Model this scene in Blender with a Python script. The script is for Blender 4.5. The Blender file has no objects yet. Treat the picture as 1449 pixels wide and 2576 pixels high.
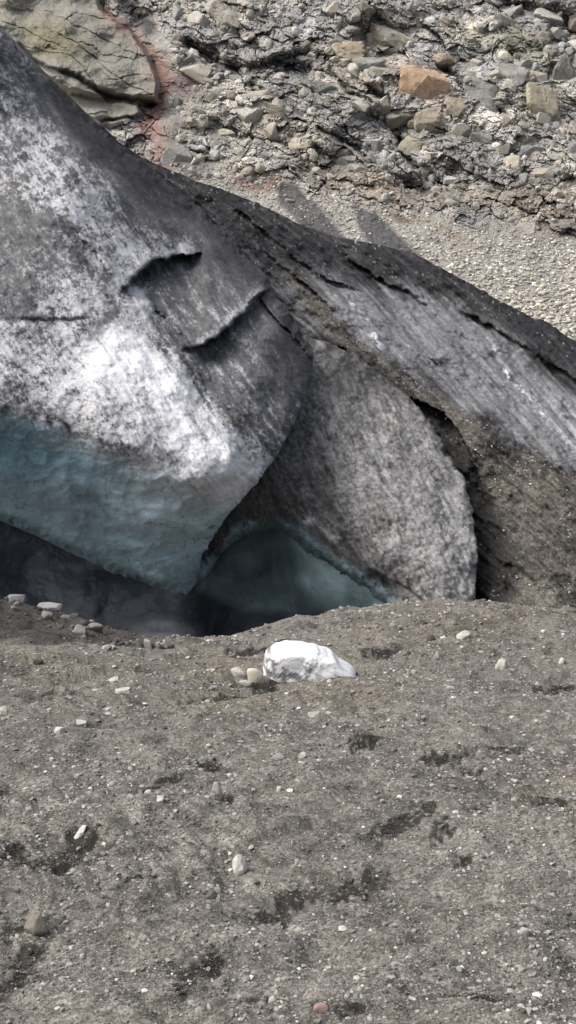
import bpy, math, random
import numpy as np
R = math.radians
random.seed(7)
rng = np.random.default_rng(11)
C = bpy.context.scene.collection
sc = bpy.context.scene

# ------------------------------------------------------------------ camera, sky, sun, exposure
PITCH = R(-10.0); VFOV = R(45.0)
cam = bpy.data.objects.new("camera", bpy.data.cameras.new("camera"))
C.objects.link(cam); sc.camera = cam
cam.location = (0, 0, 0); cam.rotation_euler = (R(90) + PITCH, 0, 0)
cam.data.sensor_fit = 'VERTICAL'; cam.data.angle = VFOV
cam.data.clip_start = 0.1; cam.data.clip_end = 3000

SUN_EL, SUN_AZ = 52.0, 250.0          # azimuth clockwise from +Y (north): light falls from the left, a little behind
w = bpy.data.worlds.new("World"); sc.world = w; w.use_nodes = True
nt = w.node_tree; bg = nt.nodes['Background']
sky = nt.nodes.new('ShaderNodeTexSky'); sky.sky_type = 'NISHITA'; sky.sun_disc = False
sky.sun_elevation = R(SUN_EL); sky.sun_rotation = R(SUN_AZ); sky.dust_density = 6.0; sky.air_density = 0.8; sky.ozone_density = 0.6
hs = nt.nodes.new('ShaderNodeHueSaturation'); hs.inputs['Saturation'].default_value = .5      # a thin veil of cloud: paler sky
nt.links.new(sky.outputs[0], hs.inputs['Color']); nt.links.new(hs.outputs[0], bg.inputs[0]); bg.inputs[1].default_value = 0.142
sl = bpy.data.lights.new("sun", 'SUN'); sl.energy = 0.82; sl.angle = R(28); sl.color = (1.0, 0.96, 0.90)
so = bpy.data.objects.new("sun", sl); C.objects.link(so)
from mathutils import Vector
az, el = R(SUN_AZ), R(SUN_EL)
sdir = Vector((math.sin(az) * math.cos(el), math.cos(az) * math.cos(el), math.sin(el)))
so.rotation_euler = (-sdir).to_track_quat('-Z', 'Y').to_euler()
sc.view_settings.view_transform = 'Standard'; sc.view_settings.look = 'None'
sc.view_settings.exposure = 0.95; sc.view_settings.gamma = 1.0
sc.cycles.max_bounces = 5; sc.cycles.diffuse_bounces = 3; sc.cycles.glossy_bounces = 2

# ------------------------------------------------------------------ helpers
FOC = 1288.0 / math.tan(VFOV / 2); CX, CY = 724.5, 1288.0
cp, sp = math.cos(PITCH), math.sin(PITCH)
def P(px, py, Y):
    px, py, Y = np.broadcast_arrays(np.asarray(px, float), np.asarray(py, float), np.asarray(Y, float))
    a = (px - CX) / FOC; b = -(py - CY) / FOC
    dy = cp - b * sp; dz = sp + b * cp
    return np.stack([a / dy * Y, Y, dz / dy * Y], -1)
def proj(x, y, z):
    f = y * cp + z * sp; u = -y * sp + z * cp
    return CX + FOC * x / f, CY - FOC * u / f

def ss(a, b, x):
    t = np.clip((x - a) / (b - a), 0, 1); return t * t * (3 - 2 * t)

def _h(ix, iy, iz, s):
    n = (ix.astype(np.uint32) * np.uint32(374761393) + iy.astype(np.uint32) * np.uint32(668265263)
         + iz.astype(np.uint32) * np.uint32(2147483647) + np.uint32((s * 974634777) & 0xffffffff))
    n = (n ^ (n >> np.uint32(13))) * np.uint32(1274126177)
    n = (n ^ (n >> np.uint32(16))) * np.uint32(2246822519)
    n = n ^ (n >> np.uint32(15))
    return n.astype(np.float32) / np.float32(4294967295.0)
def rnd(ix, iy, s):
    return _h(ix.astype(np.int64), iy.astype(np.int64), np.zeros_like(ix, dtype=np.int64), s)
def noise(x, y, z=None, s=0):
    """value noise with quintic fade, -1..1"""
    x = np.asarray(x, float); y = np.asarray(y, float)
    two = z is None
    z = np.zeros_like(x) if two else np.asarray(z, float)
    fx, fy, fz = np.floor(x), np.floor(y), np.floor(z)
    ix, iy, iz = fx.astype(np.int64), fy.astype(np.int64), fz.astype(np.int64)
    tx, ty, tz = x - fx, y - fy, z - fz
    q = lambda t: t * t * t * (t * (t * 6 - 15) + 10)
    tx, ty, tz = q(tx), q(ty), q(tz)
    def lay(kz):
        a = _h(ix, iy, iz + kz, s); b = _h(ix + 1, iy, iz + kz, s)
        c = _h(ix, iy + 1, iz + kz, s); d = _h(ix + 1, iy + 1, iz + kz, s)
        return (a * (1 - tx) + b * tx) * (1 - ty) + (c * (1 - tx) + d * tx) * ty
    v = lay(0)
    if not two: v = v * (1 - tz) + lay(1) * tz
    return v * 2 - 1
def fbm(x, y, z=None, o=4, s=0, g=0.5, lac=2.07):
    v = 0; a = 1; t = 0
    for k in range(o):
        c_, s_ = math.cos(0.6 * k), math.sin(0.6 * k)
        xx = (x * c_ - y * s_) + 13.7 * k; yy = (x * s_ + y * c_) - 7.1 * k
        v = v + a * noise(xx, yy, None if z is None else z + 3.3 * k, s + k * 17); t += a; a *= g
        x = x * lac; y = y * lac; z = None if z is None else z * lac
    return v / t * 1.6
def ridged(x, y, o=4, s=0):
    v = 0; a = 1; t = 0
    for k in range(o):
        v = v + a * (1 - 2.2 * np.abs(noise(x + 9.1 * k, y - 4.3 * k, None, s + 31 * k))); t += a; a *= 0.5; x = x * 2.1; y = y * 2.1
    return v / t
def rot(x, y, deg):
    c_, s_ = math.cos(R(deg)), math.sin(R(deg)); return x * c_ + y * s_, -x * s_ + y * c_
def voro(u, v, s=0, jit=0.9):
    fu, fv = np.floor(u), np.floor(v)
    d1 = np.full(u.shape, 9.0); d2 = np.full(u.shape, 9.0)
    ox = np.zeros(u.shape); oy = np.zeros(u.shape); cu = np.zeros(u.shape); cv = np.zeros(u.shape)
    for i in (-1, 0, 1):
        for j in (-1, 0, 1):
            gx, gy = fu + i, fv + j
            qx = gx + 0.5 + (rnd(gx, gy, s) - .5) * jit; qy = gy + 0.5 + (rnd(gx, gy, s + 5) - .5) * jit
            dx, dy = u - qx, v - qy; d = np.sqrt(dx * dx + dy * dy)
            m = d < d1
            d2 = np.where(m, d1, np.minimum(d2, d))
            d1 = np.where(m, d, d1)
            ox = np.where(m, dx, ox); oy = np.where(m, dy, oy); cu = np.where(m, gx, cu); cv = np.where(m, gy, cv)
    return d1, d2, ox, oy, cu, cv
def tps(pts, smooth=0.02, scale=500.0):
    pts = np.array(pts, float); X = pts[:, :2] / scale; n = len(X)
    def U(r2): return np.where(r2 > 1e-12, 0.5 * r2 * np.log(np.maximum(r2, 1e-12)), 0)
    K = U(((X[:, None] - X[None]) ** 2).sum(-1)) + np.eye(n) * smooth
    Q = np.c_[np.ones(n), X]; A = np.block([[K, Q], [Q.T, np.zeros((3, 3))]])
    sol = np.linalg.solve(A, np.r_[pts[:, 2], 0, 0, 0])
    def f(x, y):
        x = np.asarray(x, float) / scale; y = np.asarray(y, float) / scale
        r = sol[n] + sol[n + 1] * x + sol[n + 2] * y
        for i in range(n):
            r = r + sol[i] * U((x - X[i, 0]) ** 2 + (y - X[i, 1]) ** 2)
        return r
    return f
def field(px, py, pts, sg):
    """smooth scalar field through scattered values (normalised gaussians)"""
    n = np.zeros(px.shape); d = np.full(px.shape, 1e-9)
    for (x, y, v) in pts:
        wgt = np.exp(-((px - x) ** 2 + (py - y) ** 2) / (2 * sg * sg)) + 1e-7 / (1 + ((px - x) ** 2 + (py - y) ** 2) / sg ** 2)
        n += wgt * v; d += wgt
    return n / d
def seg_near(px, py, poly, closed):
    best = np.full(px.shape, 1e9); nx = np.zeros(px.shape); ny = np.zeros(px.shape); side = np.zeros(px.shape); tt = np.zeros(px.shape)
    n = len(poly); m = n if closed else n - 1
    for i in range(m):
        ax, ay = poly[i]; bx, by = poly[(i + 1) % n]
        ex, ey = bx - ax, by - ay; L = ex * ex + ey * ey
        t = np.clip(((px - ax) * ex + (py - ay) * ey) / L, 0, 1)
        qx, qy = ax + t * ex, ay + t * ey
        d = np.hypot(px - qx, py - qy); k = d < best
        best = np.where(k, d, best); nx = np.where(k, qx, nx); ny = np.where(k, qy, ny)
        side = np.where(k, np.sign(ex * (py - ay) - ey * (px - ax)), side); tt = np.where(k, (i + t) / m, tt)
    return best, nx, ny, side, tt
def inside(px, py, poly):
    c = np.zeros(px.shape, bool); n = len(poly)
    for i in range(n):
        ax, ay = poly[i]; bx, by = poly[(i + 1) % n]
        if ay == by: continue
        k = ((ay > py) != (by > py)) & (px < (bx - ax) * (py - ay) / (by - ay) + ax)
        c ^= k
    return c
def pmask(px, py, poly, soft=15):
    d = seg_near(px, py, poly, True)[0]; s = np.where(inside(px, py, poly), d, -d)
    return ss(-soft, soft, s)
def stroke(px, py, line, wdt):
    d = seg_near(px, py, line, False)[0]; return np.exp(-(d / wdt) ** 2)
def ell(px, py, x, y, rx, ry, a=0):
    u, v = rot(px - x, py - y, a); return np.exp(-((u / rx) ** 2 + (v / ry) ** 2) ** 1.3)
def mixc(a, b, t):
    return a * (1 - t[..., None]) + np.asarray(b, float) * t[..., None]

# ------------------------------------------------------------------ materials
def material(name, rough=0.9, grain=((40, .25),), bump=((30, .03),), spec=0.25, attr_rough=False, tint=None, cells=()):
    """albedo from the mesh's own 'col' attribute, varied and bumped by object-space noise"""
    m = bpy.data.materials.new(name); m.use_nodes = True; t = m.node_tree; N = t.nodes; L = t.links
    b = N['Principled BSDF']; b.inputs['Roughness'].default_value = rough; b.inputs['Specular IOR Level'].default_value = spec
    tc = N.new('ShaderNodeTexCoord')
    if tint is None:
        at = N.new('ShaderNodeAttribute'); at.attribute_name = 'col'; src = at.outputs['Color']
        if attr_rough:
            L.new(at.outputs['Alpha'], b.inputs['Roughness'])
    else:
        rg = N.new('ShaderNodeRGB'); rg.outputs[0].default_value = (*tint, 1); src = rg.outputs[0]
    for (sca, amt) in grain:
        n = N.new('ShaderNodeTexNoise'); n.inputs['Scale'].default_value = sca; n.inputs['Detail'].default_value = 4; n.inputs['Roughness'].default_value = .65
        L.new(tc.outputs['Object'], n.inputs['Vector'])
        mr = N.new('ShaderNodeMapRange'); mr.inputs[1].default_value = .3; mr.inputs[2].default_value = .7
        mr.inputs[3].default_value = 1 - amt; mr.inputs[4].default_value = 1 + amt
        L.new(n.outputs['Fac'], mr.inputs[0])
        vm = N.new('ShaderNodeVectorMath'); vm.operation = 'SCALE'
        L.new(src, vm.inputs[0]); L.new(mr.outputs[0], vm.inputs['Scale']); src = vm.outputs[0]
    for (sca, amt) in cells:          # each grain its own shade
        vo = N.new('ShaderNodeTexVoronoi'); vo.inputs['Scale'].default_value = sca; L.new(tc.outputs['Object'], vo.inputs['Vector'])
        sx = N.new('ShaderNodeSeparateColor'); L.new(vo.outputs['Color'], sx.inputs[0])
        mr = N.new('ShaderNodeMapRange'); mr.inputs[3].default_value = 1 - amt; mr.inputs[4].default_value = 1 + amt; L.new(sx.outputs[0], mr.inputs[0])
        vm = N.new('ShaderNodeVectorMath'); vm.operation = 'SCALE'
        L.new(src, vm.inputs[0]); L.new(mr.outputs[0], vm.inputs['Scale']); src = vm.outputs[0]
    L.new(src, b.inputs['Base Color'])
    prev = None
    for (sca, dist) in bump:
        n = N.new('ShaderNodeTexNoise'); n.inputs['Scale'].default_value = sca; n.inputs['Detail'].default_value = 5; n.inputs['Roughness'].default_value = .6
        L.new(tc.outputs['Object'], n.inputs['Vector'])
        bp = N.new('ShaderNodeBump'); bp.inputs['Strength'].default_value = 1; bp.inputs['Distance'].default_value = dist
        L.new(n.outputs['Fac'], bp.inputs['Height'])
        if prev: L.new(prev, bp.inputs['Normal'])
        prev = bp.outputs[0]
    if prev: L.new(prev, b.inputs['Normal'])
    return m
M = {}
M['ground'] = material('dark_gravel', .95, ((30, .12), (90, .2)), ((14, .012), (50, .006)), .15, cells=((60, .3), (130, .35)))
M['ice'] = material('dirty_glacier_ice', .6, ((9, .10), (30, .22)), ((7, .025), (26, .022)), .12, True)
M['blue'] = material('blue_cave_ice', .5, ((1.2, .12),), ((1.5, .06), (6, .02)), .3, True)
M['debris'] = material('glacier_debris', .95, ((10, .2), (35, .35)), ((9, .05), (30, .03)), .06)
M['rock'] = material('cliff_rock', .95, ((1.5, .15), (8, .25)), ((4, .08), (14, .05)), .15)
M['stone'] = material('stone', .9, ((25, .15),), ((12, .01),), .2)
M['clean'] = material('clean_white_ice', .55, ((6, .04), (30, .05)), ((14, .015), (45, .008)), .4)

# ------------------------------------------------------------------ mesh builders
def mesh_from(name, verts, quads, mat, col=None, parent=None, smooth=True, n=4):
    me = bpy.data.meshes.new(name)
    nv, nf = len(verts), len(quads)
    me.vertices.add(nv); me.vertices.foreach_set('co', np.ascontiguousarray(verts, dtype=np.float32).ravel())
    me.loops.add(nf * n); me.loops.foreach_set('vertex_index', np.ascontiguousarray(quads, dtype=np.int32).ravel())
    me.polygons.add(nf); me.polygons.foreach_set('loop_start', np.arange(0, nf * n, n, dtype=np.int32))
    me.polygons.foreach_set('use_smooth', np.full(nf, smooth))
    me.update(calc_edges=True)
    if col is not None:
        c4 = np.ones((nv, 4), np.float32); c4[:, :col.shape[-1]] = col.reshape(nv, -1)
        a = me.color_attributes.new('col', 'FLOAT_COLOR', 'POINT'); a.data.foreach_set('color', c4.ravel())
    me.materials.append(mat)
    o = bpy.data.objects.new(name, me); C.objects.link(o)
    if parent: o.parent = parent
    return o
def gridquads(r, c):
    i = np.arange(r * c).reshape(r, c)
    return np.stack([i[:-1, :-1], i[1:, :-1], i[1:, 1:], i[:-1, 1:]], -1).reshape(-1, 4)
def gnormal(V):
    du = np.gradient(V, axis=1); dv = np.gradient(V, axis=0)
    n = np.cross(dv, du); n /= np.maximum(np.linalg.norm(n, axis=-1, keepdims=True), 1e-9)
    f = (n * V).sum(-1) > 0
    n[f] *= -1
    return n
def tag(o, label=None, cat=None, group=None, kind=None):
    if label: o['label'] = label
    if cat: o['category'] = cat
    if group: o['group'] = group
    if kind: o['kind'] = kind
    return o

# ================================================================== GROUND (foreground gravel)
def plane(y): return -1.42 - 0.194 * y
gp = []
def gc(px, py, Y):
    v = P(px, py, Y); gp.append((v[0], v[1], v[2] - plane(v[1])))
def gw(k, Y, dz): gp.append((k * Y, Y, dz))
for k in (-.45, -.2, 0, .2, .45):
    for Y in (1.2, 2.5, 4, 6, 8): gw(k, Y, 0.0)
for (a, b) in ((1700, 1740), (1449, 1736), (1200, 1730), (1000, 1718), (900, 1708), (760, 1714), (640, 1738)): gc(a, b, 10.3)
gc(500, 1770, 10.0); gc(350, 1795, 9.8); gc(100, 1830, 9.2)
for k, d in ((.3, -.22), (.22, -.22), (.1, -.26), (0.0, -.28), (-.05, -.2), (-.12, -.1), (-.2, -.05)): gw(k, 12.6, d)
for (a, b, y) in ((400, 1627, 17.5), (520, 1612, 18), (650, 1590, 19), (880, 1551, 20), (1100, 1541, 20.5), (1300, 1557, 21), (1449, 1572, 21), (1700, 1580, 21)): 
    gc(a, b, y)
    v = P(a, b, y)
    gp.append((v[0] * 1.1, v[1] + 2.2, v[2] - 1.3 - plane(v[1] + 2.2)))
    gp.append((v[0] * 1.3, v[1] + 6, v[2] - 4.2 - plane(v[1] + 6)))
for (a, b, y) in ((-250, 1475, 17.5), (0, 1500, 17.5), (90, 1522, 17.5), (180, 1545, 17.3), (260, 1590, 17.2), (320, 1612, 17.3)):
    gc(a, b, y); v = P(a, b, y)
    gp.append((v[0] * 1.1, v[1] + 2.0, v[2] - 1.5 - plane(v[1] + 2.0)))
    gp.append((v[0] * 1.3, v[1] + 6, v[2] - 4.2 - plane(v[1] + 6)))
for (a, b, y) in ((-250, 1610, 14.5), (0, 1608, 14.8), (120, 1612, 14.8), (250, 1632, 14.8), (0, 1700, 12), (200, 1720, 11.5)): gc(a, b, y)
for k in (-.5, -.2, .1, .4):
    gw(k, 35, -4.6 + 0.0); gw(k, 50, -2)
gt = tps(gp, smooth=0.002, scale=10.0)
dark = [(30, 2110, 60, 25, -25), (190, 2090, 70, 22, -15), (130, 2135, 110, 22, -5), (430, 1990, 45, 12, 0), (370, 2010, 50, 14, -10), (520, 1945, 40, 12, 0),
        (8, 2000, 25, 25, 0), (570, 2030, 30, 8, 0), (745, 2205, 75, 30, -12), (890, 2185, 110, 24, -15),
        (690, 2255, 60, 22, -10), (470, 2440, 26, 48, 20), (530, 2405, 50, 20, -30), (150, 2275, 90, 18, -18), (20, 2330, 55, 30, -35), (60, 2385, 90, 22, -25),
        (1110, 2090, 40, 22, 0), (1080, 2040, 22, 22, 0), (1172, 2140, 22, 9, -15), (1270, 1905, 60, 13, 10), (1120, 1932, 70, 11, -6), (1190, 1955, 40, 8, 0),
        (1200, 2480, 90, 16, 5), (1230, 2540, 60, 26, 20), (640, 2480, 50, 20, -10), (1400, 1725, 60, 6, 0), (570, 1752, 120, 14, -14), (690, 1725, 60, 7, -10), (960, 1650, 60, 7, -5),  # the two along the gravel fold paint the shade of its hollow
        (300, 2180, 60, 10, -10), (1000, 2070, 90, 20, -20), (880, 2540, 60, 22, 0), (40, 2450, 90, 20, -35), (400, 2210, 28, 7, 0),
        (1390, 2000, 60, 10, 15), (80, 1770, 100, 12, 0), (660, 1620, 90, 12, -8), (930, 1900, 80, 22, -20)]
NR, NC = 1050, 900
Yr = np.exp(np.linspace(math.log(1.6), math.log(45), NR))
kk = np.linspace(-1, 1, NC); kk = np.sign(kk) * (np.abs(kk) * .28 + np.abs(kk) ** 14 * 3)
def ground_base(x, y):
    z = plane(y) + gt(np.clip(x, -14, 14), y)
    return z
GY, GK = np.meshgrid(Yr, kk, indexing='ij'); GX = GY * GK
# coarse TPS then bilinear up to the fine grid would also do; direct evaluation is affordable
GZ = ground_base(GX, GY)
gpx, gpy = proj(GX, GY, GZ)
wx = fbm(GX * .8, GY * .8, o=3, s=3) * .5
GZ += fbm(GX * .45 + 3, GY * .45, o=3, s=1) * .12 * ss(1.5, 5, GY) * (1 - .5 * ss(14, 22, GY))
GZ += fbm(GX * 1.6 + wx, GY * 2.2, o=4, s=4) * .066
r1 = ridged(*[q for q in rot(GX * 1.3 + wx, GY * 1.9, 25)], o=3, s=8)
GZ += np.minimum(r1, .4) * .034
GZ += fbm(GX * 7, GY * 6, o=3, s=5) * .012 * (1 - ss(5, 14, GY) * .5)
GZ += np.abs(fbm(GX * 14, GY * 11, o=2, s=6)) * .003 * (1 - ss(5, 11, GY))
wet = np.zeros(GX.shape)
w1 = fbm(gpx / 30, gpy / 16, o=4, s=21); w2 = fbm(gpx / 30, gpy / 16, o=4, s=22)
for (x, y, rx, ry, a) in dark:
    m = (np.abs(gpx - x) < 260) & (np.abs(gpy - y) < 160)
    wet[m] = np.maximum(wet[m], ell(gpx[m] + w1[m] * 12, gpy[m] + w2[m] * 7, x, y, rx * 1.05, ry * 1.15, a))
wsm = wet; wet = ss(.25, .7, wet * (.85 + .45 * fbm(gpx / 14, gpy / 7, o=3, s=23)))  # wet patches and the fold's painted shade share this mask
led_ = ss(12, 14, GY) * fbm(GX * 1.2, GY * 5 + wx * 2, o=4, s=9); GZ += led_ * .035
GZ += .010 * fbm(gpx / 60, gpy / 11, o=3, s=64)
GZ -= wsm * .010 * np.clip((GY / 5) ** .5, .8, 1.5)
n1 = fbm(GX * 3, GY * 3, o=4, s=30); n2 = fbm(GX * 12, GY * 9, o=2, s=31) * (1 - .7 * ss(6, 14, GY)); n3 = fbm(GX * .7, GY * .9, o=3, s=32)
base = np.zeros(GX.shape + (3,)) + np.array([.142, .134, .120])
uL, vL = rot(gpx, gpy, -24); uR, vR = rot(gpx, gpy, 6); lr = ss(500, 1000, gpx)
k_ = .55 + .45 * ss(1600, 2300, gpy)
streak_shade = fbm(uL / (46 * k_), vL / (8.5 * k_), o=5, s=61, g=.62) * (1 - lr) + fbm(uR / (52 * k_), vR / (8.5 * k_), o=5, s=62, g=.62) * lr
rl_ = ss(.22, .62, streak_shade + .35 * fbm(GX * .8, GY * 1.1, o=2, s=63))
base *= (1 - .42 * rl_)[..., None]  # fine diagonal streaks: shade of small relief painted into the gravel
base *= (1 - .30 * ss(.35, .9, fbm(GX * 2.2 + 5, GY * 3.2, o=5, s=35, g=.6)))[..., None]
base *= (1 + .10 * n1 + .12 * n3 + .28 * n2)[..., None]
base = mixc(base, base * [1.04, 1.0, .93], ss(0, .6, fbm(GX * .5 + 9, GY * .5, o=3, s=33)))
wet_shade = np.clip(wet * 1.1 + .28 * ss(.25, .7, n1 + n3 * .6) * 1.0, 0, 1)
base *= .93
base *= (1 - .82 * wet_shade)[..., None]
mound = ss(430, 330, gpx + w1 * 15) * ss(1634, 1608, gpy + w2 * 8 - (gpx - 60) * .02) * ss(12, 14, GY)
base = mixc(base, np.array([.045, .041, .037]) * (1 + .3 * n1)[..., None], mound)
# far side of the crest: brown
V = np.stack([GX, GY, GZ], -1)
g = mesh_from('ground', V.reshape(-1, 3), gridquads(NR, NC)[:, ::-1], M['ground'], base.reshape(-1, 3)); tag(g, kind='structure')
def Hz(x, y):
    """height of the built ground at (x, y), bilinear in the mesh's own rows and columns"""
    r = np.interp(np.log(y), np.log(Yr), np.arange(NR)); c = np.interp(x / y, kk, np.arange(NC))
    i = np.clip(r.astype(int), 0, NR - 2); j = np.clip(c.astype(int), 0, NC - 2); a = r - i; b = c - j
    return (GZ[i, j] * (1 - a) + GZ[i + 1, j] * a) * (1 - b) + (GZ[i, j + 1] * (1 - a) + GZ[i + 1, j + 1] * a) * b
YS = np.exp(np.linspace(math.log(1.8), math.log(26), 1500))
def ground_hit(px, py):
    pts = P(px, py, YS); z = Hz(pts[:, 0], pts[:, 1])
    k = np.nonzero(z >= pts[:, 2])[0]
    if len(k) == 0: 
        i = int(np.argmin(pts[:, 2] - z))
    else: i = k[0]
    return Vector((pts[i, 0], pts[i, 1], z[i]))

vf = np.array([[-900, -200, -11.5], [900, -200, -11.5], [900, 1600, -11.5], [-900, 1600, -11.5]], float)
far = mesh_from('valley_floor', vf, np.array([[0, 1, 2, 3]]), material('valley_gravel', .95, ((2, .3),), ((3, .05),), .15, tint=(.12, .11, .10))); tag(far, kind='structure')

# ================================================================== HILLSIDE (slab, broken cliff, scree)
HP = [(-800, -500), (-400, -500)]
def hillY(px, py):
    Y = np.interp(py, [-1400, -700, -300, 0, 240, 480, 700, 860, 1000, 1500], [160, 130, 110, 98, 91.5, 85, 76, 70, 66, 50])
    return Y
hx = np.concatenate([np.linspace(-900, -60, 90)[:-1], np.linspace(-60, 1510, 760), np.linspace(1510, 2350, 90)[1:]])
hy = np.concatenate([np.linspace(-1300, -60, 110)[:-1], np.linspace(-60, 900, 520), np.linspace(900, 1500, 50)[1:]])
X, Yp = np.meshgrid(hx, hy)
D = hillY(X, Yp)
wA = fbm(X / 90, Yp / 90, o=4, s=50); wB = fbm(X / 90, Yp / 90, o=4, s=51)
slabP = [(-300, -200), (200, -120), (262, 20), (330, 80), (372, 140), (392, 210), (388, 262), (340, 262), (260, 245), (170, 236), (110, 200), (45, 130), (-50, 60), (-300, -50)]
slab2P = [(150, 238), (260, 250), (340, 265), (352, 285), (335, 300), (280, 318), (230, 300), (180, 270)]
slab = pmask(X + wA * 10, Yp + wB * 8, slabP, 8)
slab2 = pmask(X + wA * 6, Yp + wB * 6, slab2P, 7)
screeP = [(430, 440), (560, 420), (690, 430), (760, 470), (900, 520), (1060, 520), (1200, 560), (1300, 560), (1449, 590), (2400, 640), (2400, 1500), (300, 1500), (380, 420)]
scree = pmask(X + wA * 25, Yp + wB * 18, screeP, 25)
tall = pmask(X + wA * 18, Yp + wB * 14, [(330, 60), (400, 20), (420, 100), (500, 170), (560, 230), (500, 290), (470, 400), (560, 420), (420, 440), (380, 380), (400, 300), (390, 200)], 18)
rock = np.clip(1 - slab - slab2 - scree - tall, 0, 1)
clefts = [([(478, 118), (540, 150), (600, 165), (660, 158), (700, 160), (770, 175)], 17, 2.0), ([(690, 150), (760, 130), (820, 150)], 12, 1.0), ([(925, 225), (975, 250), (985, 320), (1015, 390), (1075, 465)], 11, 2.2),
          ([(1100, 160), (1150, 190), (1210, 255), (1260, 300)], 8, 1.6), ([(1280, 8), (1340, 15), (1390, 35), (1449, 80), (1520, 110)], 17, 2.0), ([(1000, 460), (1080, 475), (1150, 430)], 14, .9),
          ([(330, 0), (350, 40), (375, 62)], 20, 1.6), ([(590, 200), (640, 215), (700, 250), (760, 290)], 8, .8), ([(1160, 330), (1240, 350), (1300, 390)], 14, .9),
          ([(50, 128), (110, 175), (170, 205), (240, 228), (300, 250), (375, 264)], 7, 1.9), ([(430, 400), (520, 410), (600, 395)], 6, .4), ([(820, 150), (870, 230), (930, 260)], 6, .9), ([(240, 300), (330, 302)], 5, .8),  # slab edge stroke: shadow under its overhang, put into the colour too
          ([(800, 330), (900, 370), (960, 430), (1030, 480)], 7, 1.0), ([(560, 330), (700, 350), (860, 400)], 7, .7)]
H = np.zeros(X.shape)                     # relief, metres towards the viewer
tone = np.ones(X.shape)
u0, v0 = rot(X + wA * 16 + fbm(X / 14, Yp / 14, o=2, s=57) * 3, Yp + wB * 16 + fbm(X / 14, Yp / 14, o=2, s=58) * 3, 22)
crk = np.zeros(X.shape)
for (cu_, cv_, amp, tlt, cw, s) in ((92, 66, .35, .95, .03, 60), (38, 25, .18, .50, .05, 61), (15, 10, .08, .24, .09, 62), (7, 5, .04, .10, .13, 63)):
    d1, d2, ox, oy, cu, cv = voro(u0 / cu_ + .12 * s, v0 / cv_, s=s)
    hh = (rnd(cu, cv, s + 1) - .5) * amp + ((rnd(cu, cv, s + 2) - .5) * ox + (rnd(cu, cv, s + 3) - .3) * oy) * tlt
    ck = np.exp(-((d2 - d1) / cw) ** 2)
    wr = rock + tall * (.35 if cu_ < 50 else .1) + scree * ((.5 if cu_ < 20 else .08)) + (slab + slab2) * (.22 if cu_ > 60 else .07)
    H += wr * (hh - ck * amp * .55)
    tone *= 1 + (rnd(cu, cv, s + 4) - .5) * (.48 if cu_ > 30 else .3) * np.clip(wr + .1, 0, 1) * (1 if cu_ > 10 else .6)
    crk = np.maximum(crk, ck * np.clip(wr, 0, 1) * (.9 if cu_ > 20 else .4))
H += (fbm(X / 160, Yp / 110, o=3, s=70) * 1.2) * (1 - scree * .7)
H += fbm(X / 14, Yp / 10, o=3, s=71) * .05 * (rock + .4 * tall + 1.2 * slab)
H += slab * 2.0 + slab2 * .8
# long strata ledges on the pale outcrop in the middle and the slab's own cracks
u1, v1 = rot(X + wA * 30, Yp + wB * 14, 14)
led = np.abs(((v1 / 13 + fbm(X / 50, Yp / 50, o=2, s=72) * .6) % 1) - .5) * 2
H += rock * (led - .5) * .09
for (pl, wd) in (([(180, 70), (215, 130), (260, 165), (300, 200), (370, 250)], 3), ([(200, 120), (245, 150), (280, 158), (310, 140)], 3), ([(20, 60), (100, 90), (170, 130)], 2.5), ([(120, 40), (220, 60), (330, 130)], 3), ([(270, 200), (330, 185), (372, 190)], 2.5), ([(90, 120), (160, 150), (250, 230)], 2)):
    q = stroke(X + wA * 16, Yp + wB * 16, pl, wd * .62); H -= q * .12; crk = np.maximum(crk, q * .6)
cdark = np.zeros(X.shape)
for (ln, wd, dp) in clefts:
    q = stroke(X + wA * 14, Yp + wB * 11, ln, wd); H -= q * dp * .6; cdark = np.maximum(cdark, q)
V = P(X, Yp, D - H * 1.15); Nn = gnormal(P(X, Yp, D))
V = V + Nn * (H * .10)[..., None]
col = np.zeros(X.shape + (3,)) + np.array([.37, .345, .295])
nb = fbm(X / 120, Yp / 80, o=3, s=80); nc = fbm(X / 30, Yp / 20, o=4, s=81); nf = fbm(X / 6, Yp / 4.5, o=2, s=82)
col = mixc(col, [.29, .28, .255], ss(-.1, .5, nb + .3 * nc))
col = mixc(col, [.42, .38, .305], ss(.2, .7, -nb + .5 * nc) * .7)
col = mixc(col, np.array([.195, .185, .145]), slab * .9); col = mixc(col, [.165, .145, .080], slab * ell(X, Yp, 140, 110, 90, 45, 25) * .8)
col = mixc(col, [.24, .225, .18], slab2)
col = mixc(col, [.27, .25, .21], tall)
col = mixc(col, [.25, .235, .20], scree * .85)
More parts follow.
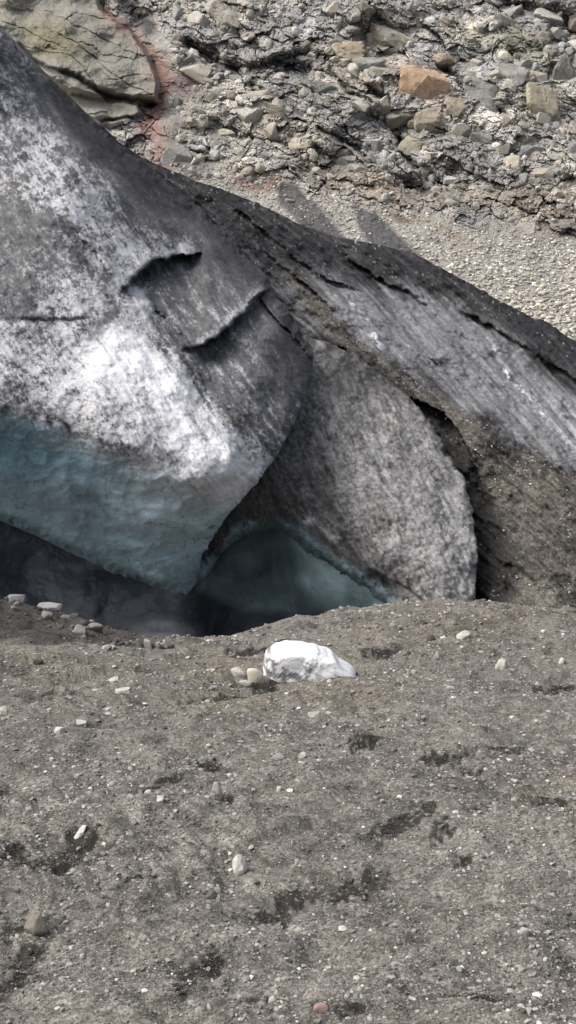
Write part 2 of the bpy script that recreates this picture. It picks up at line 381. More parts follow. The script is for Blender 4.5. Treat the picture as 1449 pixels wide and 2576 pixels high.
for (x, y, rx, ry, a, c_, k) in ((1060, 205, 60, 40, 20, (.36, .24, .15), .7), (760, 250, 260, 120, 15, (.24, .235, .21), .5), (1230, 200, 120, 70, 20, (.22, .21, .195), .6),
      (880, 180, 90, 70, 10, (.33, .27, .19), .6), (1350, 260, 70, 70, 0, (.36, .31, .22), .6), (1290, 110, 130, 45, 20, (.26, .26, .15), .6), (1200, 420, 180, 60, 10, (.20, .195, .185), .6),
      (800, 430, 80, 35, 20, (.13, .10, .07), .8), (950, 470, 120, 40, 15, (.26, .21, .15), .8), (1010, 546, 32, 10, 3, (.11, .085, .05), 1), (1180, 490, 160, 35, 5, (.24, .19, .12), .7),
      (1380, 520, 130, 60, 5, (.20, .165, .12), .8), (1130, 590, 90, 14, 28, (.20, .16, .10), .8), (1420, 590, 50, 30, 0, (.15, .13, .11), .7), (1400, 60, 100, 50, 25, (.09, .09, .10), .8), (620, 120, 140, 60, 10, (.24, .23, .2), .5),
      (1085, 610, 22, 10, 30, (.12, .105, .09), .8), (1130, 635, 14, 9, 0, (.13, .11, .09), .8), (700, 330, 190, 60, 10, (.30, .27, .21), .5), (350, 30, 40, 45, 30, (.15, .14, .13), .8)):
    col = mixc(col, c_, np.clip(ell(X + wA * 14, Yp + wB * 12, x, y, rx, ry, a) * (1 + .5 * nc), 0, 1) * k)
red = np.maximum.reduce([stroke(X + wA * 12, Yp + wB * 12, [(275, 25), (335, 80), (385, 145), (430, 215)], 17) * .85, stroke(X + wA * 9, Yp + wB * 9, [(400, 190), (412, 232), (395, 262)], 30),
                         stroke(X + wA * 9, Yp + wB * 9, [(385, 270), (370, 320), (400, 350), (412, 395)], 30) * .9, ell(X, Yp, 650, 458, 75, 21, 8), ell(X, Yp, 470, 205, 50, 35, -20) * .55])
col = mixc(col, [.215, .130, .100], np.clip(red * (1.1 + .6 * nc), 0, 1) * .9)
H_ = ell(X, Yp, 480, 215, 50, 32, 0); col = mixc(col, [.20, .16, .15], H_ * .6)
tong = np.maximum(pmask(X + wA * 10, Yp + wB * 8, [(690, 462), (740, 465), (800, 520), (850, 570), (900, 640), (800, 610), (700, 520)], 8), pmask(X + wA * 10, Yp + wB * 8, [(895, 525), (950, 540), (1020, 600), (1080, 680), (980, 660), (910, 590)], 8))
col = mixc(col, [.078, .075, .072], tong * .95)
col *= (tone * (1 + .10 * nf))[..., None]
col *= (1 - .42 * crk * (1 - tong))[..., None]
col = mixc(col, [.05, .05, .05], np.clip(cdark * 1.1, 0, 1) * .75)
HV = V; col = col * [.97, .99, 1.07]
hill = mesh_from('hillside', V.reshape(-1, 3), gridquads(*X.shape), M['rock'], np.clip(col, .01, .9).reshape(-1, 3), smooth=False); tag(hill, kind='structure')
def hill_at(px, py):
    r = np.interp(py, hy, np.arange(len(hy))); c = np.interp(px, hx, np.arange(len(hx)))
    i = np.clip(np.asarray(r).astype(int), 0, len(hy) - 2); j = np.clip(np.asarray(c).astype(int), 0, len(hx) - 2)
    return HV[i, j]

# ================================================================== GLACIER
def sheet(name, poly, dpts, step, mat, parent, colf, roll=(34, 1.2), steps=(), margin=110, skirt=.035, namp=(.25, .07), seed=100, streak=55, samp=.06, smooth=True, extra=None, floor=.03, relief=None):
    xs = [p[0] for p in poly]; ys = [p[1] for p in poly]
    x0, x1, y0, y1 = min(xs) - margin, max(xs) + margin, min(ys) - margin, max(ys) + margin
    gx = np.concatenate([np.arange(x0, -60, 5.0), np.arange(max(x0, -60), min(x1, 1500), step), np.arange(1500, x1, 9.0) if x1 > 1500 else np.zeros(0)])
    gy = np.concatenate([np.arange(y0, -60, 5.0), np.arange(max(y0, -60), y1, step)])
    px, py = np.meshgrid(gx, gy)
    a = fbm(px / 16, py / 16, o=4, s=seed) * 5 + fbm(px / 60, py / 60, o=2, s=seed + 8) * 5
    b = fbm(px / 16, py / 16, o=4, s=seed + 1) * 5 + fbm(px / 60, py / 60, o=2, s=seed + 9) * 5
    d, nx, ny, _, _ = seg_near(px, py, poly, True); ins = inside(px, py, poly)
    keep_d = d.copy()
    out = np.where(ins, 0, d)
    qx = np.where(ins, px, nx); qy = np.where(ins, py, ny)
    edge = np.exp(-keep_d / 12)
    f = tps(dpts, smooth=.01)
    Yd = f(qx, qy)
    din = np.where(ins, d, 0)
    t = np.clip(1 - din / roll[0], 0, 1); Yd = Yd + (roll[2](qx, qy) if len(roll) > 2 else 1) * roll[1] * (1 - np.sqrt(np.maximum(1 - t * t, 0)))
    for (ln, amt, dec, fade) in steps:      # a fold: the ice below the line lies amt metres further back, healing with distance
        dd, _, _, side, tt = seg_near(qx + a * .9, qy + b * .9, ln, False)
        en = ss(0, fade, tt) * ss(0, fade, 1 - tt) if fade > 0 else 1
        k = ss(-2, 4, dd * side) * np.exp(-np.maximum(dd * side, 0) / dec)
        Yd = Yd + amt * k * en * np.exp(-np.maximum(0, np.where((tt <= 0) | (tt >= 1), dd - 2, 0)) / 25)
    if extra is not None: Yd = Yd + extra(qx, qy)
    V = P(qx + a * edge, qy + b * edge, Yd + out * skirt)
    N = gnormal(V)
    us, vs = rot(qx, qy, streak)
    st = fbm(us / 80, vs / 14, o=4, s=seed + 5)
    if relief is not None:
        h0 = (1 - relief(qx, qy)) * (np.abs(fbm(qx / 48, qy / 36, o=3, s=seed + 12)) * .07)
        Yd = Yd + h0; V = P(qx + a * edge, qy + b * edge, Yd + out * skirt)
    rl = relief(qx, qy) if relief is not None else 1.0
    st = st * rl
    h = fbm(V[..., 0] * .5, V[..., 1] * .5, V[..., 2] * .5, o=3, s=seed + 2) * namp[0] + fbm(V[..., 0] * 2.2, V[..., 1] * 2.2, V[..., 2] * 2.2, o=4, s=seed + 3) * namp[1] * (rl * .75 + .25) + st * samp
    h = h + fbm(V[..., 0] * 9, V[..., 1] * 9, V[..., 2] * 9, o=2, s=seed + 4) * floor * rl
    c = colf(qx, qy, V, st)
    V = P(qx + a * edge, qy + b * edge, Yd + out * skirt - h * 1.1) + N * (h * .15)[..., None]
    return mesh_from(name, V.reshape(-1, 3), gridquads(*px.shape), mat, c.reshape(-1, c.shape[-1]), parent, smooth)
glacier = bpy.data.objects.new('glacier', None); C.objects.link(glacier); glacier.location = (0, 0, 0)
tag(glacier, 'large dirty grey and white glacier front with a blue ice cave at its foot', 'glacier')

BLUELINE = [(-500, 960), (-100, 1010), (0, 1028), (100, 1058), (200, 1092), (260, 1112), (350, 1145), (440, 1185), (520, 1222), (585, 1250), (640, 1215), (800, 1000)]
WH = [(0, 150, .35), (60, 250, .5), (100, 350, .55), (50, 450, .45), (0, 350, .35), (0, 550, .15), (100, 600, .2), (200, 500, .66), (260, 600, .66), (330, 660, .7), (400, 620, .6), (450, 630, .8), (250, 700, .45), (150, 640, .25),
      (80, 680, .35), (40, 760, .22), (180, 740, .62), (150, 790, .55), (250, 800, .45), (60, 850, .5), (0, 880, .62), (150, 900, .55), (330, 860, .97), (280, 900, .9), (400, 930, .93), (450, 1000, .93), (500, 1080, .93), (560, 1150, .95), (600, 1190, .93),
      (350, 1000, .72), (250, 1000, .7), (150, 970, .66), (60, 1000, .45), (0, 1000, .45), (350, 740, .72), (370, 790, .35), (420, 850, .35), (200, 1060, .6), (100, 1030, .6), (300, 1090, .55), (400, 1100, .68), (500, 1180, .7), (650, 1180, .55),
      (720, 1080, .38), (700, 1030, .25), (560, 1000, .22), (560, 1060, .45), (480, 900, .10), (600, 900, .26), (520, 700, .2), (450, 700, .08), (560, 740, .25), (630, 770, .36), (680, 770, .0), (730, 850, .0), (760, 900, .03), (740, 950, .08),
      (400, 500, .0), (300, 400, .0), (200, 300, .0), (500, 600, .0), (120, 220, .0), (600, 680, .0), (330, 520, .05), (640, 1100, .3), (-200, 300, .4), (-200, 700, .4), (-200, 950, .5), (400, 700, .05), (260, 360, .0), (560, 640, .0), (650, 700, .0), (430, 560, .0), (150, 420, .5), (240, 480, .55), (300, 560, .5)]
def cover(c, n, sharp=.22):
    return ss(-sharp, sharp, n * .42 + (c - .5) * 1.3)
def ice_col(px, py, V, st):
    x, y, z = V[..., 0], V[..., 1], V[..., 2]
    wn = fbm(px / 60, py / 60, o=3, s=201)
    f = field(px + wn * 18, py + wn * 14, WH, 38)
    blot = fbm(px / 21, py / 17, o=5, s=202, g=.68); fine = fbm(px / 5, py / 5, o=3, s=203, g=.8)
    us, vs = rot(px, py, 55); s2 = fbm(us / 60, vs / 12, o=4, s=204, g=.6)
    sw = ss(250, 500, px + .3 * (900 - py)) 
    n = (blot * (1 - .55 * sw) + s2 * (.35 + .6 * sw) + fine * .75) * (1 - .55 * ss(.6, .9, f))
    cv = cover(f, n, .28) * (.35 + .65 * ss(0, .25, f))
    dirt = np.zeros(px.shape + (3,)) + np.array([.096, .097, .101])
    dirt *= (1 + .32 * fine + .28 * s2)[..., None]
    dk = ss(.14, .0, f); dirt = mixc(dirt, np.array([.027, .027, .029]) * (1 + .25 * s2 + .2 * fine)[..., None], dk * .9)
    white = np.zeros_like(dirt) + np.array([.42, .425, .445]); white = mixc(white, [.60, .61, .63], ss(.6, .95, f + .12 * blot))
    c = mixc(dirt, white, cv * (.55 + .45 * ss(.1, .8, f)))
    # black grit veins
    vein = ss(.80, .97, 1 - np.abs(fbm(px / 34, py / 26, o=4, s=207)) * 2.2) * ss(-.1, .4, fbm(px / 60, py / 50, o=2, s=208))
    c = mixc(c, [.055, .055, .06], vein * .45)
    for (ln, wd) in (([(170, 1088), (200, 1098), (262, 1112)], 7), ([(360, 975), (372, 1020), (390, 1040)], 5), ([(100, 560), (150, 575), (190, 570)], 6), ([(190, 640), (240, 680), (285, 730)], 8), ([(20, 790), (60, 800), (110, 798)], 5), ([(0, 800), (90, 810), (230, 800)], 3), ([(250, 820), (290, 790)], 8), ([(0, 1022), (60, 1032), (140, 1048), (180, 1085)], 4), ([(470, 1030), (500, 1080), (520, 1110)], 6), ([(385, 770), (420, 800)], 6)):
        c = mixc(c, [.04, .04, .045], np.clip(stroke(px + blot * 9, py + fine * 6, ln, wd) * (1 + fine), 0, 1) * .7)
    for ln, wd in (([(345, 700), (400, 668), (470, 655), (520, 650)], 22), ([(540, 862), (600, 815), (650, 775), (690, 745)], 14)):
        c = mixc(c, [.045, .045, .05], np.clip(stroke(px + blot * 8, py + fine * 5, ln, wd), 0, 1) * .7)  # dirt below the two ledges, with the overhang's shade painted in
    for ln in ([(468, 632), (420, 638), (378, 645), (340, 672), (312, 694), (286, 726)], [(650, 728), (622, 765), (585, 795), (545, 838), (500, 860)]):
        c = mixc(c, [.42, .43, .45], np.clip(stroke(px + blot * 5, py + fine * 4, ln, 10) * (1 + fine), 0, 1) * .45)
    c = mixc(c, [.60, .61, .63], np.clip(stroke(px + blot * 3, py, [(452, 622), (462, 634)], 8) + ell(px + blot * 6, py + fine * 5, 345, 738, 14, 24, -30), 0, 1) * .8)
    # blue underside
    d, _, _, side, _ = seg_near(px + blot * 10, py + blot * 9, BLUELINE, False)
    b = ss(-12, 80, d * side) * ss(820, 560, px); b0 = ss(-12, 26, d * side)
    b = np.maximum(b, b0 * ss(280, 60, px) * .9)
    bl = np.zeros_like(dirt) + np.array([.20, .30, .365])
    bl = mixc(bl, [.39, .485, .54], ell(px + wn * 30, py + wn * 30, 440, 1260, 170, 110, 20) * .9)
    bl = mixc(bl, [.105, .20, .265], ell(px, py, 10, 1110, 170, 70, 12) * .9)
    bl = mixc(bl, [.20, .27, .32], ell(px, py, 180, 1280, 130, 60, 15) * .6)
    bl = mixc(bl, [.045, .075, .095], ss(30, -4, seg_near(px + wn * 10, py + blot * 8, [(-500, 1150), (-150, 1250), (0, 1305), (100, 1350), (200, 1400), (300, 1440), (420, 1480)], False)[0]) * .45)  # darker towards the lip: shade of the underside put into the ice colour
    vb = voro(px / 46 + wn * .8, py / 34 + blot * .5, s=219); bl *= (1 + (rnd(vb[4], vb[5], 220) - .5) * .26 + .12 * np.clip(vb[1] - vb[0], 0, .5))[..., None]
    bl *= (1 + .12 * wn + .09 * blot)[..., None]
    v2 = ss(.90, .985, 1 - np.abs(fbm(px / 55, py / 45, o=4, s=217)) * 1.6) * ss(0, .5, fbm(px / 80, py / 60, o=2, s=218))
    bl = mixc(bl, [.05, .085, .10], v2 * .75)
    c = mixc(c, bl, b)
    rg = .85 - .5 * b
    return np.concatenate([np.clip(c, .01, .95), rg[..., None]], -1)
L1 = [(-500, -600), (-150, -150), (-60, -10), (0, 68), (45, 130), (110, 190), (170, 240), (240, 310), (310, 380), (400, 440), (500, 520), (600, 622), (668, 702), (724, 790), (762, 855), (782, 900), (786, 950), (770, 990), (740, 1060), (690, 1150), (640, 1210),
      (560, 1310), (505, 1395), (492, 1465), (470, 1492), (420, 1484), (300, 1440), (200, 1400), (100, 1350), (0, 1305), (-150, 1250), (-500, 1150)]
D1 = [(0, 100, 35), (-400, 0, 36), (-300, -500, 42), (-300, 100, 35), (0, 500, 30.5), (-300, 500, 30.5), (200, 400, 32.3), (100, 900, 27), (-300, 900, 27), (300, 700, 29.3), (0, 1030, 26), (-300, 1000, 26.3), (300, 1080, 25.7), (550, 1160, 26), (650, 1170, 26.9),
      (0, 1300, 30.2), (-300, 1180, 30.2), (200, 1400, 29.9), (300, 1440, 29.6), (450, 1480, 28.9), (400, 1300, 27), (150, 1220, 27.2), (170, 250, 37.5), (310, 380, 37.5), (430, 470, 38), (600, 610, 36.8), (740, 760, 35.0), (785, 870, 33.4), (350, 560, 32.3), (300, 470, 33.2), (410, 560, 33.6),
      (450, 720, 30.6), (560, 760, 31), (650, 740, 32.4), (600, 950, 28.1), (700, 850, 30.4), (770, 900, 31.0), (760, 1000, 29.5), (700, 1100, 28.0), (480, 1000, 27.4), (600, 1270, 27.2), (500, 1400, 28.4)]
CR1 = [(520, 634), (468, 642), (420, 648), (378, 656), (345, 684), (322, 704), (290, 742)]
CR2 = [(690, 722), (655, 738), (638, 752), (622, 780), (585, 808), (545, 850), (500, 870), (440, 880)]
# side>0 must be the lower right side
def flip(l): return l[::-1]
def blue_relief(px, py):
    d, _, _, side, _ = seg_near(px, py, BLUELINE, False)
    return 1 - .85 * ss(-15, 45, d * side) * ss(820, 560, px)
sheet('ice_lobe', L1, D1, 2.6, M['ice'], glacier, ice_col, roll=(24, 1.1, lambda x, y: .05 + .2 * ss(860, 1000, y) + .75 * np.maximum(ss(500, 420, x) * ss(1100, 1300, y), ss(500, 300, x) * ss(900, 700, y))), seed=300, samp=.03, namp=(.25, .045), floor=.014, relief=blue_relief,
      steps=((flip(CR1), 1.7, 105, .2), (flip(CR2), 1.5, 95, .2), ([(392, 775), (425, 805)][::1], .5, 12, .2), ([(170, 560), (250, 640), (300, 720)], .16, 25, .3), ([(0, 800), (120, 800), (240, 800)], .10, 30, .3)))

# ---- right lobe
WH2 = [(800, 880, .1), (775, 900, .45), (850, 950, .05), (900, 980, .18), (950, 960, .12), (1000, 1050, .3), (1050, 1100, .38), (820, 1050, .28), (760, 1080, .12), (740, 1180, .2), (700, 1150, .12), (850, 1180, .33), (950, 1180, .40), (1050, 1200, .42), (1130, 1220, .40), (1160, 1300, .46), (1180, 1400, .46),
       (1000, 1300, .42), (900, 1280, .34), (800, 1220, .22), (800, 1250, .15), (900, 1380, .2), (1000, 1400, .45), (1040, 1370, .55), (1100, 1450, .40), (1050, 1500, .38), (1150, 1500, .42), (1000, 1480, .32), (780, 1310, .45), (640, 1260, .1), (600, 1300, .05), (560, 1350, .0), (820, 1330, .5), (1100, 1540, .35), (700, 1230, .05), (880, 1330, .4), (690, 1280, .12), (1140, 1130, .1), (1080, 1050, .12), (1150, 1350, .44)]
def ice_col2(px, py, V, st):
    wn = fbm(px / 60, py / 60, o=3, s=231)
    f = field(px + wn * 14, py + wn * 14, WH2, 38)
    us, vs = rot(px, py, 62); s2 = fbm(us / 45, vs / 13, o=4, s=234, g=.6)
    blot = fbm(px / 22, py / 22, o=4, s=232); fine = fbm(px / 6, py / 6, o=3, s=233, g=.75)
    n = blot * .35 + s2 * .6 + fine * .9
    cv = cover(f, n, .7)
    c = np.zeros(px.shape + (3,)) + np.array([.090, .089, .088]); c *= (1 + .3 * fine + .25 * s2)[..., None]
    c = mixc(c, [.46, .46, .465], cv * (.45 + .3 * f))
    c = mixc(c, np.array([.052, .050, .050]) * (1 + .2 * fine)[..., None], ss(.2, .02, f) * .9)
    ARCH = [(480, 1460), (540, 1385), (580, 1342), (640, 1310), (690, 1296), (750, 1312), (800, 1352), (860, 1398), (930, 1440), (1000, 1498), (1060, 1540), (1090, 1580)]
    da, _, _, sa, _ = seg_near(px + blot * 14, py + fine * 4 + wn * 12, ARCH, False)
    c = mixc(c, np.array([.14, .20, .225]) * (1 + .5 * blot + .3 * fine)[..., None], ss(-6, 20, da * sa + blot * 8) * .9)
    c = mixc(c, [.7, .7, .72], ell(px + blot * 9, py + fine * 6, 775, 1308, 13, 11, 20) * .8 + ell(px + blot * 12, py + fine * 6, 825, 1345, 26, 11, 40) * .6)
    for (ln, wd) in (([(690, 1295), (750, 1312), (800, 1352), (860, 1398), (930, 1440), (1000, 1498), (1060, 1540)], 9), ([(820, 1270), (850, 1310), (880, 1380), (920, 1420)], 9), ([(1010, 1382), (1035, 1384)], 4), ([(760, 1190), (820, 1260)], 10), ([(1090, 1080), (1130, 1120)], 6)):
        c = mixc(c, [.045, .045, .048], np.clip(stroke(px + blot * 9, py + fine * 6, ln, wd) * (1 + .8 * fine), 0, 1) * .65)
    c = mixc(c, [.8, .8, .8], np.maximum(ell(px, py, 1142, 1145, 5, 26, -28), ell(px, py, 775, 915, 6, 30, -5)) * .6)
    return np.concatenate([np.clip(c, .01, .95), np.full(px.shape + (1,), .9)], -1)
L2 = [(700, 850), (760, 845), (830, 866), (900, 900), (960, 945), (1030, 1000), (1090, 1080), (1130, 1150), (1165, 1210), (1185, 1290), (1197, 1400), (1194, 1480), (1178, 1560), (1150, 1680), (1080, 1700), (1050, 1580), (985, 1532), (915, 1482), (845, 1436),
      (785, 1392), (738, 1350), (690, 1328), (640, 1335), (585, 1362), (548, 1402), (520, 1455), (470, 1470), (440, 1300), (560, 1100), (650, 900)]
D2 = [(800, 880, 33), (960, 950, 33), (830, 1000, 31.7), (1000, 1100, 30.8), (1100, 1150, 30.2), (1150, 1300, 28.8), (900, 1200, 29.4), (750, 1200, 29.6), (700, 1280, 29.6), (1000, 1300, 28.4), (1100, 1400, 27.7), (1185, 1400, 27.9), (1000, 1480, 28.2), (850, 1380, 28.9), (1100, 1550, 27), (1175, 1550, 27.2),
      (600, 1200, 29.8), (560, 1350, 29.8), (500, 1450, 30.0), (650, 1000, 31.4), (640, 1250, 29.5)]
sheet('ice_lobe', L2, D2, 2.6, M['ice'], glacier, ice_col2, roll=(22, .8, lambda x, y: .10 + .12 * ss(900, 1080, y) + .6 * ss(1100, 1000, x) * ss(1250, 1330, y)), seed=340, streak=62, samp=.04, floor=.02, namp=(.22, .06),
      steps=(([(930, 1420), (1000, 1465), (1060, 1510), (1110, 1560)][::1], .3, 30, .1),))

# ---- cave wall (blue ice, far side of the hollow)
def cave_col(px, py, V, st):
    wn = fbm(px / 70, py / 50, o=4, s=251); bl_ = fbm(px / 25, py / 20, o=4, s=252)
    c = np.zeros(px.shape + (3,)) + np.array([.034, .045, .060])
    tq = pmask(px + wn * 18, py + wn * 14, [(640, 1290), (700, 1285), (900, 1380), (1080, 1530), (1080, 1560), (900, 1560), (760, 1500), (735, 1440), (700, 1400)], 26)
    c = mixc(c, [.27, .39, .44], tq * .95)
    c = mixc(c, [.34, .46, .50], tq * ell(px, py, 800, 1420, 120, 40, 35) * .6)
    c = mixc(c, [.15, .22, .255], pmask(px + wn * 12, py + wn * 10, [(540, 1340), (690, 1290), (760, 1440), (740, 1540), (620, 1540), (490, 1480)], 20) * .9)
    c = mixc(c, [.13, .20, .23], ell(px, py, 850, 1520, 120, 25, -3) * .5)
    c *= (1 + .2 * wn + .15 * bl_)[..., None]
    return np.concatenate([np.clip(c, .01, .9), np.full(px.shape + (1,), .5)], -1)
LC = [(-600, 1050), (400, 1150), (640, 1180), (760, 1230), (900, 1340), (1020, 1470), (1085, 1570), (1085, 1750), (-600, 1900)]
DC = [(-500, 1250, 37), (-500, 1700, 34), (0, 1250, 36), (0, 1400, 36), (0, 1600, 35), (300, 1400, 36), (300, 1650, 34), (500, 1470, 32.2), (560, 1420, 32.6), (600, 1550, 33.5), (690, 1300, 31.8), (660, 1420, 33.2), (740, 1400, 30.6), (850, 1420, 29.6), (1000, 1530, 28.7), (1100, 1540, 29.0), (850, 1550, 30.0), (700, 1560, 32.8), (500, 1650, 33.5), (900, 1700, 30.5), (450, 1400, 35), (480, 1440, 32)]
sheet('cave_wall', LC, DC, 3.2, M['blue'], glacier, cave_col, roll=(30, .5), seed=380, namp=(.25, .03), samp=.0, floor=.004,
      steps=())
# cave roof: from the lip back to the wall
def strip_mesh(name, A, B, n, mat, parent, colv):
    rows = []
    A = np.array(A); B = np.array(B)
    t = np.linspace(0, len(A) - 1, 160); ia = np.clip(t.astype(int), 0, len(A) - 2); fa = (t - ia)[:, None]
    a = A[ia] * (1 - fa) + A[ia + 1] * fa; b = B[ia] * (1 - fa) + B[ia + 1] * fa
    for k in np.linspace(0, 1, n):
        r = a * (1 - k) + b * k; r = r + np.c_[np.zeros(160), np.zeros(160), np.full(160, math.sin(k * math.pi) * .8)]
        r[:, 2] += fbm(r[:, 0] * .8, r[:, 1] * .8, o=3, s=5) * .25 * math.sin(k * math.pi)
        rows.append(r)
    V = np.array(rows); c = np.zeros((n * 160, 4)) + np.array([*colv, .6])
    return mesh_from(name, V.reshape(-1, 3), gridquads(n, 160), mat, c, parent)
lip = [(-500, 1140), (-150, 1240), (0, 1295), (100, 1340), (200, 1390), (300, 1430), (420, 1474), (480, 1478)]
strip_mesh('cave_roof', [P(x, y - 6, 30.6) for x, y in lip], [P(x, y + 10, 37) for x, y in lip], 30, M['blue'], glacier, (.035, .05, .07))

# ---- back slope: dark debris, grey ice slope, brown rubble ridge
WH3 = [(1449, 1130, .4), (1350, 1060, .36), (1160, 870, .3), (450, 460, .0), (600, 520, .0), (800, 600, .0), (950, 650, .0), (1100, 700, .0), (1300, 810, .0), (1449, 920, .02), (560, 560, .05), (650, 640, .08), (700, 620, .02), (760, 700, .12), (800, 720, .12), (850, 760, .25), (900, 790, .36), (935, 840, .45), (900, 720, .05), (980, 800, .12),
       (1000, 760, .1), (1030, 790, .36), (1080, 800, .28), (1100, 850, .24), (1000, 870, .2), (1050, 930, .14), (1130, 900, .28), (1200, 900, .3), (1250, 890, .35), (1200, 980, .28), (1300, 960, .3), (1350, 1000, .4), (1400, 1050, .42), (1449, 1080, .46), (1449, 950, .05), (1400, 930, .05), (1380, 900, .0), (1300, 1060, .3), (1400, 1130, .3),
       (860, 900, .0), (1000, 980, .0), (1100, 1080, .0), (1200, 1300, .0), (1250, 1450, .0), (1350, 1150, .0), (1449, 1200, .0), (1300, 1250, .0), (1449, 1400, .0), (1100, 980, .05), (1200, 1080, .05), (1250, 800, .0), (1700, 1150, .3), (1700, 1400, 0), (1240, 870, .3)]
def back_col(px, py, V, st):
    wn = fbm(px / 60, py / 60, o=3, s=271); f = field(px + wn * 14, py + wn * 12, WH3, 34)
    us, vs = rot(px, py, 48); s2 = fbm(us / 110, vs / 7, o=4, s=274, g=.6)
    us, vs = rot(px, py, 38); s3 = fbm(us / 150, vs / 8, o=4, s=276, g=.6)
    blot = fbm(px / 24, py / 18, o=4, s=272); fine = fbm(px / 5, py / 5, o=3, s=273, g=.75)
    c = np.zeros(px.shape + (3,)) + np.array([.034, .034, .037]); c *= (1 + .28 * fine + .3 * s3)[..., None]
    c = mixc(c, np.array([.080, .077, .074]), ss(.1, .6, s3 + .4 * blot) * .5)
    ice = np.zeros_like(c) + np.array([.165, .167, .175]); ice *= (1 + .22 * fine + .28 * s2)[..., None]
    c = mixc(c, ice, ss(.04, .22, f + .05 * s2)); c = mixc(c, [.75, .76, .8], cover(f, s2 + fine * .5, .3) * ss(.25, .7, f))
    # thin white seams
    for (ln, wd) in (([(1225, 855), (1262, 905), (1285, 955), (1330, 1000)], 5), ([(1330, 1000), (1380, 1060)], 3), ([(885, 765), (925, 815), (955, 872)], 7)):
        q = stroke(px + blot * 4, py + fine * 3, ln, wd) * ss(-.3, .3, fine + .3); c = mixc(c, [.8, .8, .83], np.clip(q, 0, 1) * ss(-.3, .3, blot) * .75)
    # brown rubble of the ridge and of the slope at the right
    br = np.maximum(pmask(px + blot * 12, py + blot * 10, [(700, 650), (770, 700), (840, 790), (960, 900), (1060, 960), (1200, 1060), (1300, 1120), (1500, 1230), (1900, 1400), (1900, 1800), (1240, 1700), (1280, 1540), (1290, 1440), (1210, 1300), (1190, 1180), (1120, 1060), (1010, 980), (880, 900), (780, 790)], 14), 0)
    bc = np.zeros_like(c) + np.array([.088, .082, .073]); bc = mixc(bc, [.108, .099, .085], ell(px + wn * 20, py + wn * 20, 1310, 1200, 130, 60, 20) * .9); bc = mixc(bc, [.042, .040, .038], ss(-.05, .4, s3 * .8 + blot * .7) * .85)
    sp_ = voro(px / 4.2, py / 3.4, s=280); rr = rnd(sp_[4], sp_[5], 281)
    bc *= (.8 + .5 * rr + .8 * (rr > .93) * ss(.5, .2, sp_[0]) + .5 * fine)[..., None]
    bc = mixc(bc, np.array([.135, .127, .112]) * (1 + .5 * fine)[..., None], ell(px + wn * 20, py, 1380, 1510, 110, 45, 22) * .8)
    c = mixc(c, bc, br)
    dkk = pmask(px + blot * 6, py + blot * 6, [(820, 850), (900, 885), (1000, 965), (1110, 1030), (1205, 1170), (1245, 1290), (1305, 1400), (1305, 1480), (1265, 1530), (1190, 1570), (1000, 1500), (1000, 1100)], 12)
    c = mixc(c, np.array([.037, .036, .035]) * (1 + .3 * s3 + .2 * fine)[..., None], dkk * .92)
    spk = ((rr > .955) & (sp_[0] < .4)) * (ss(-.1, .5, fbm(us / 120, vs / 30, o=2, s=283)) * .9 + .1)
    c = mixc(c, [.36, .35, .33], spk * .6)
    return np.concatenate([np.clip(c, .01, .9), np.full(px.shape + (1,), .92)], -1)
LB = [(150, 275), (240, 300), (310, 372), (350, 398), (430, 432), (500, 462), (560, 480), (640, 512), (700, 540), (760, 572), (800, 592), (870, 604), (950, 618), (1040, 640), (1100, 672), (1150, 700), (1220, 742), (1300, 782), (1380, 822), (1449, 862), (1700, 985), (2200, 1200), (2200, 1800), (100, 1800)]
DB = [(200, 200, 39.5), (310, 380, 39), (560, 480, 39.3), (800, 592, 39.8), (1040, 640, 40), (1300, 782, 38.6), (1449, 862, 37.5), (1900, 1080, 35), (600, 600, 37.6), (760, 720, 36.5), (860, 860, 34.6), (1000, 950, 34.0), (1100, 1000, 33.4), (1200, 1110, 31.2),
      (900, 760, 37), (1000, 850, 36.2), (1200, 950, 34.9), (1300, 1050, 33.6), (1449, 1160, 31.8), (1449, 1000, 34.6), (1150, 800, 37.6), (1300, 1300, 30.2), (1449, 1350, 29.2), (1300, 1450, 27.7), (1449, 1560, 26.3), (1220, 1500, 28.4), (1215, 1250, 30.8), (1225, 1400, 29.4), (1130, 1120, 32.4), (1000, 1050, 33.4),
      (1000, 1500, 34), (2100, 1500, 26), (1300, 1650, 25.8), (1200, 1700, 27.5), (1800, 1750, 24), (700, 1400, 39), (500, 900, 41), (300, 1400, 41), (150, 1700, 41), (2100, 1300, 31)]
RIDGE = [(800, 860), (870, 880), (960, 965), (1040, 1000), (1110, 1030), (1180, 1130), (1200, 1200), (1230, 1290)]
sheet('debris_slope', LB, DB, 3.0, M['debris'], glacier, back_col, roll=(26, 1.6), seed=420, streak=42, samp=.10, namp=(.3, .085), floor=.03, margin=90, skirt=.06,
      steps=((RIDGE, .9, 60, .15), ([(1295, 1415), (1290, 1460), (1275, 1500)], .6, 30, .2), ([(840, 620), (950, 700), (1100, 780)], .5, 30, .3), ([(1150, 770), (1300, 860), (1449, 950), (1600, 1040)], .6, 40, .1),
             ([(560, 500), (680, 600), (800, 690), (930, 740)], .4, 24, .2), ([(640, 620), (760, 700), (860, 800)], .4, 24, .2), ([(1000, 800), (1060, 880), (1180, 980)], .25, 20, .2)))

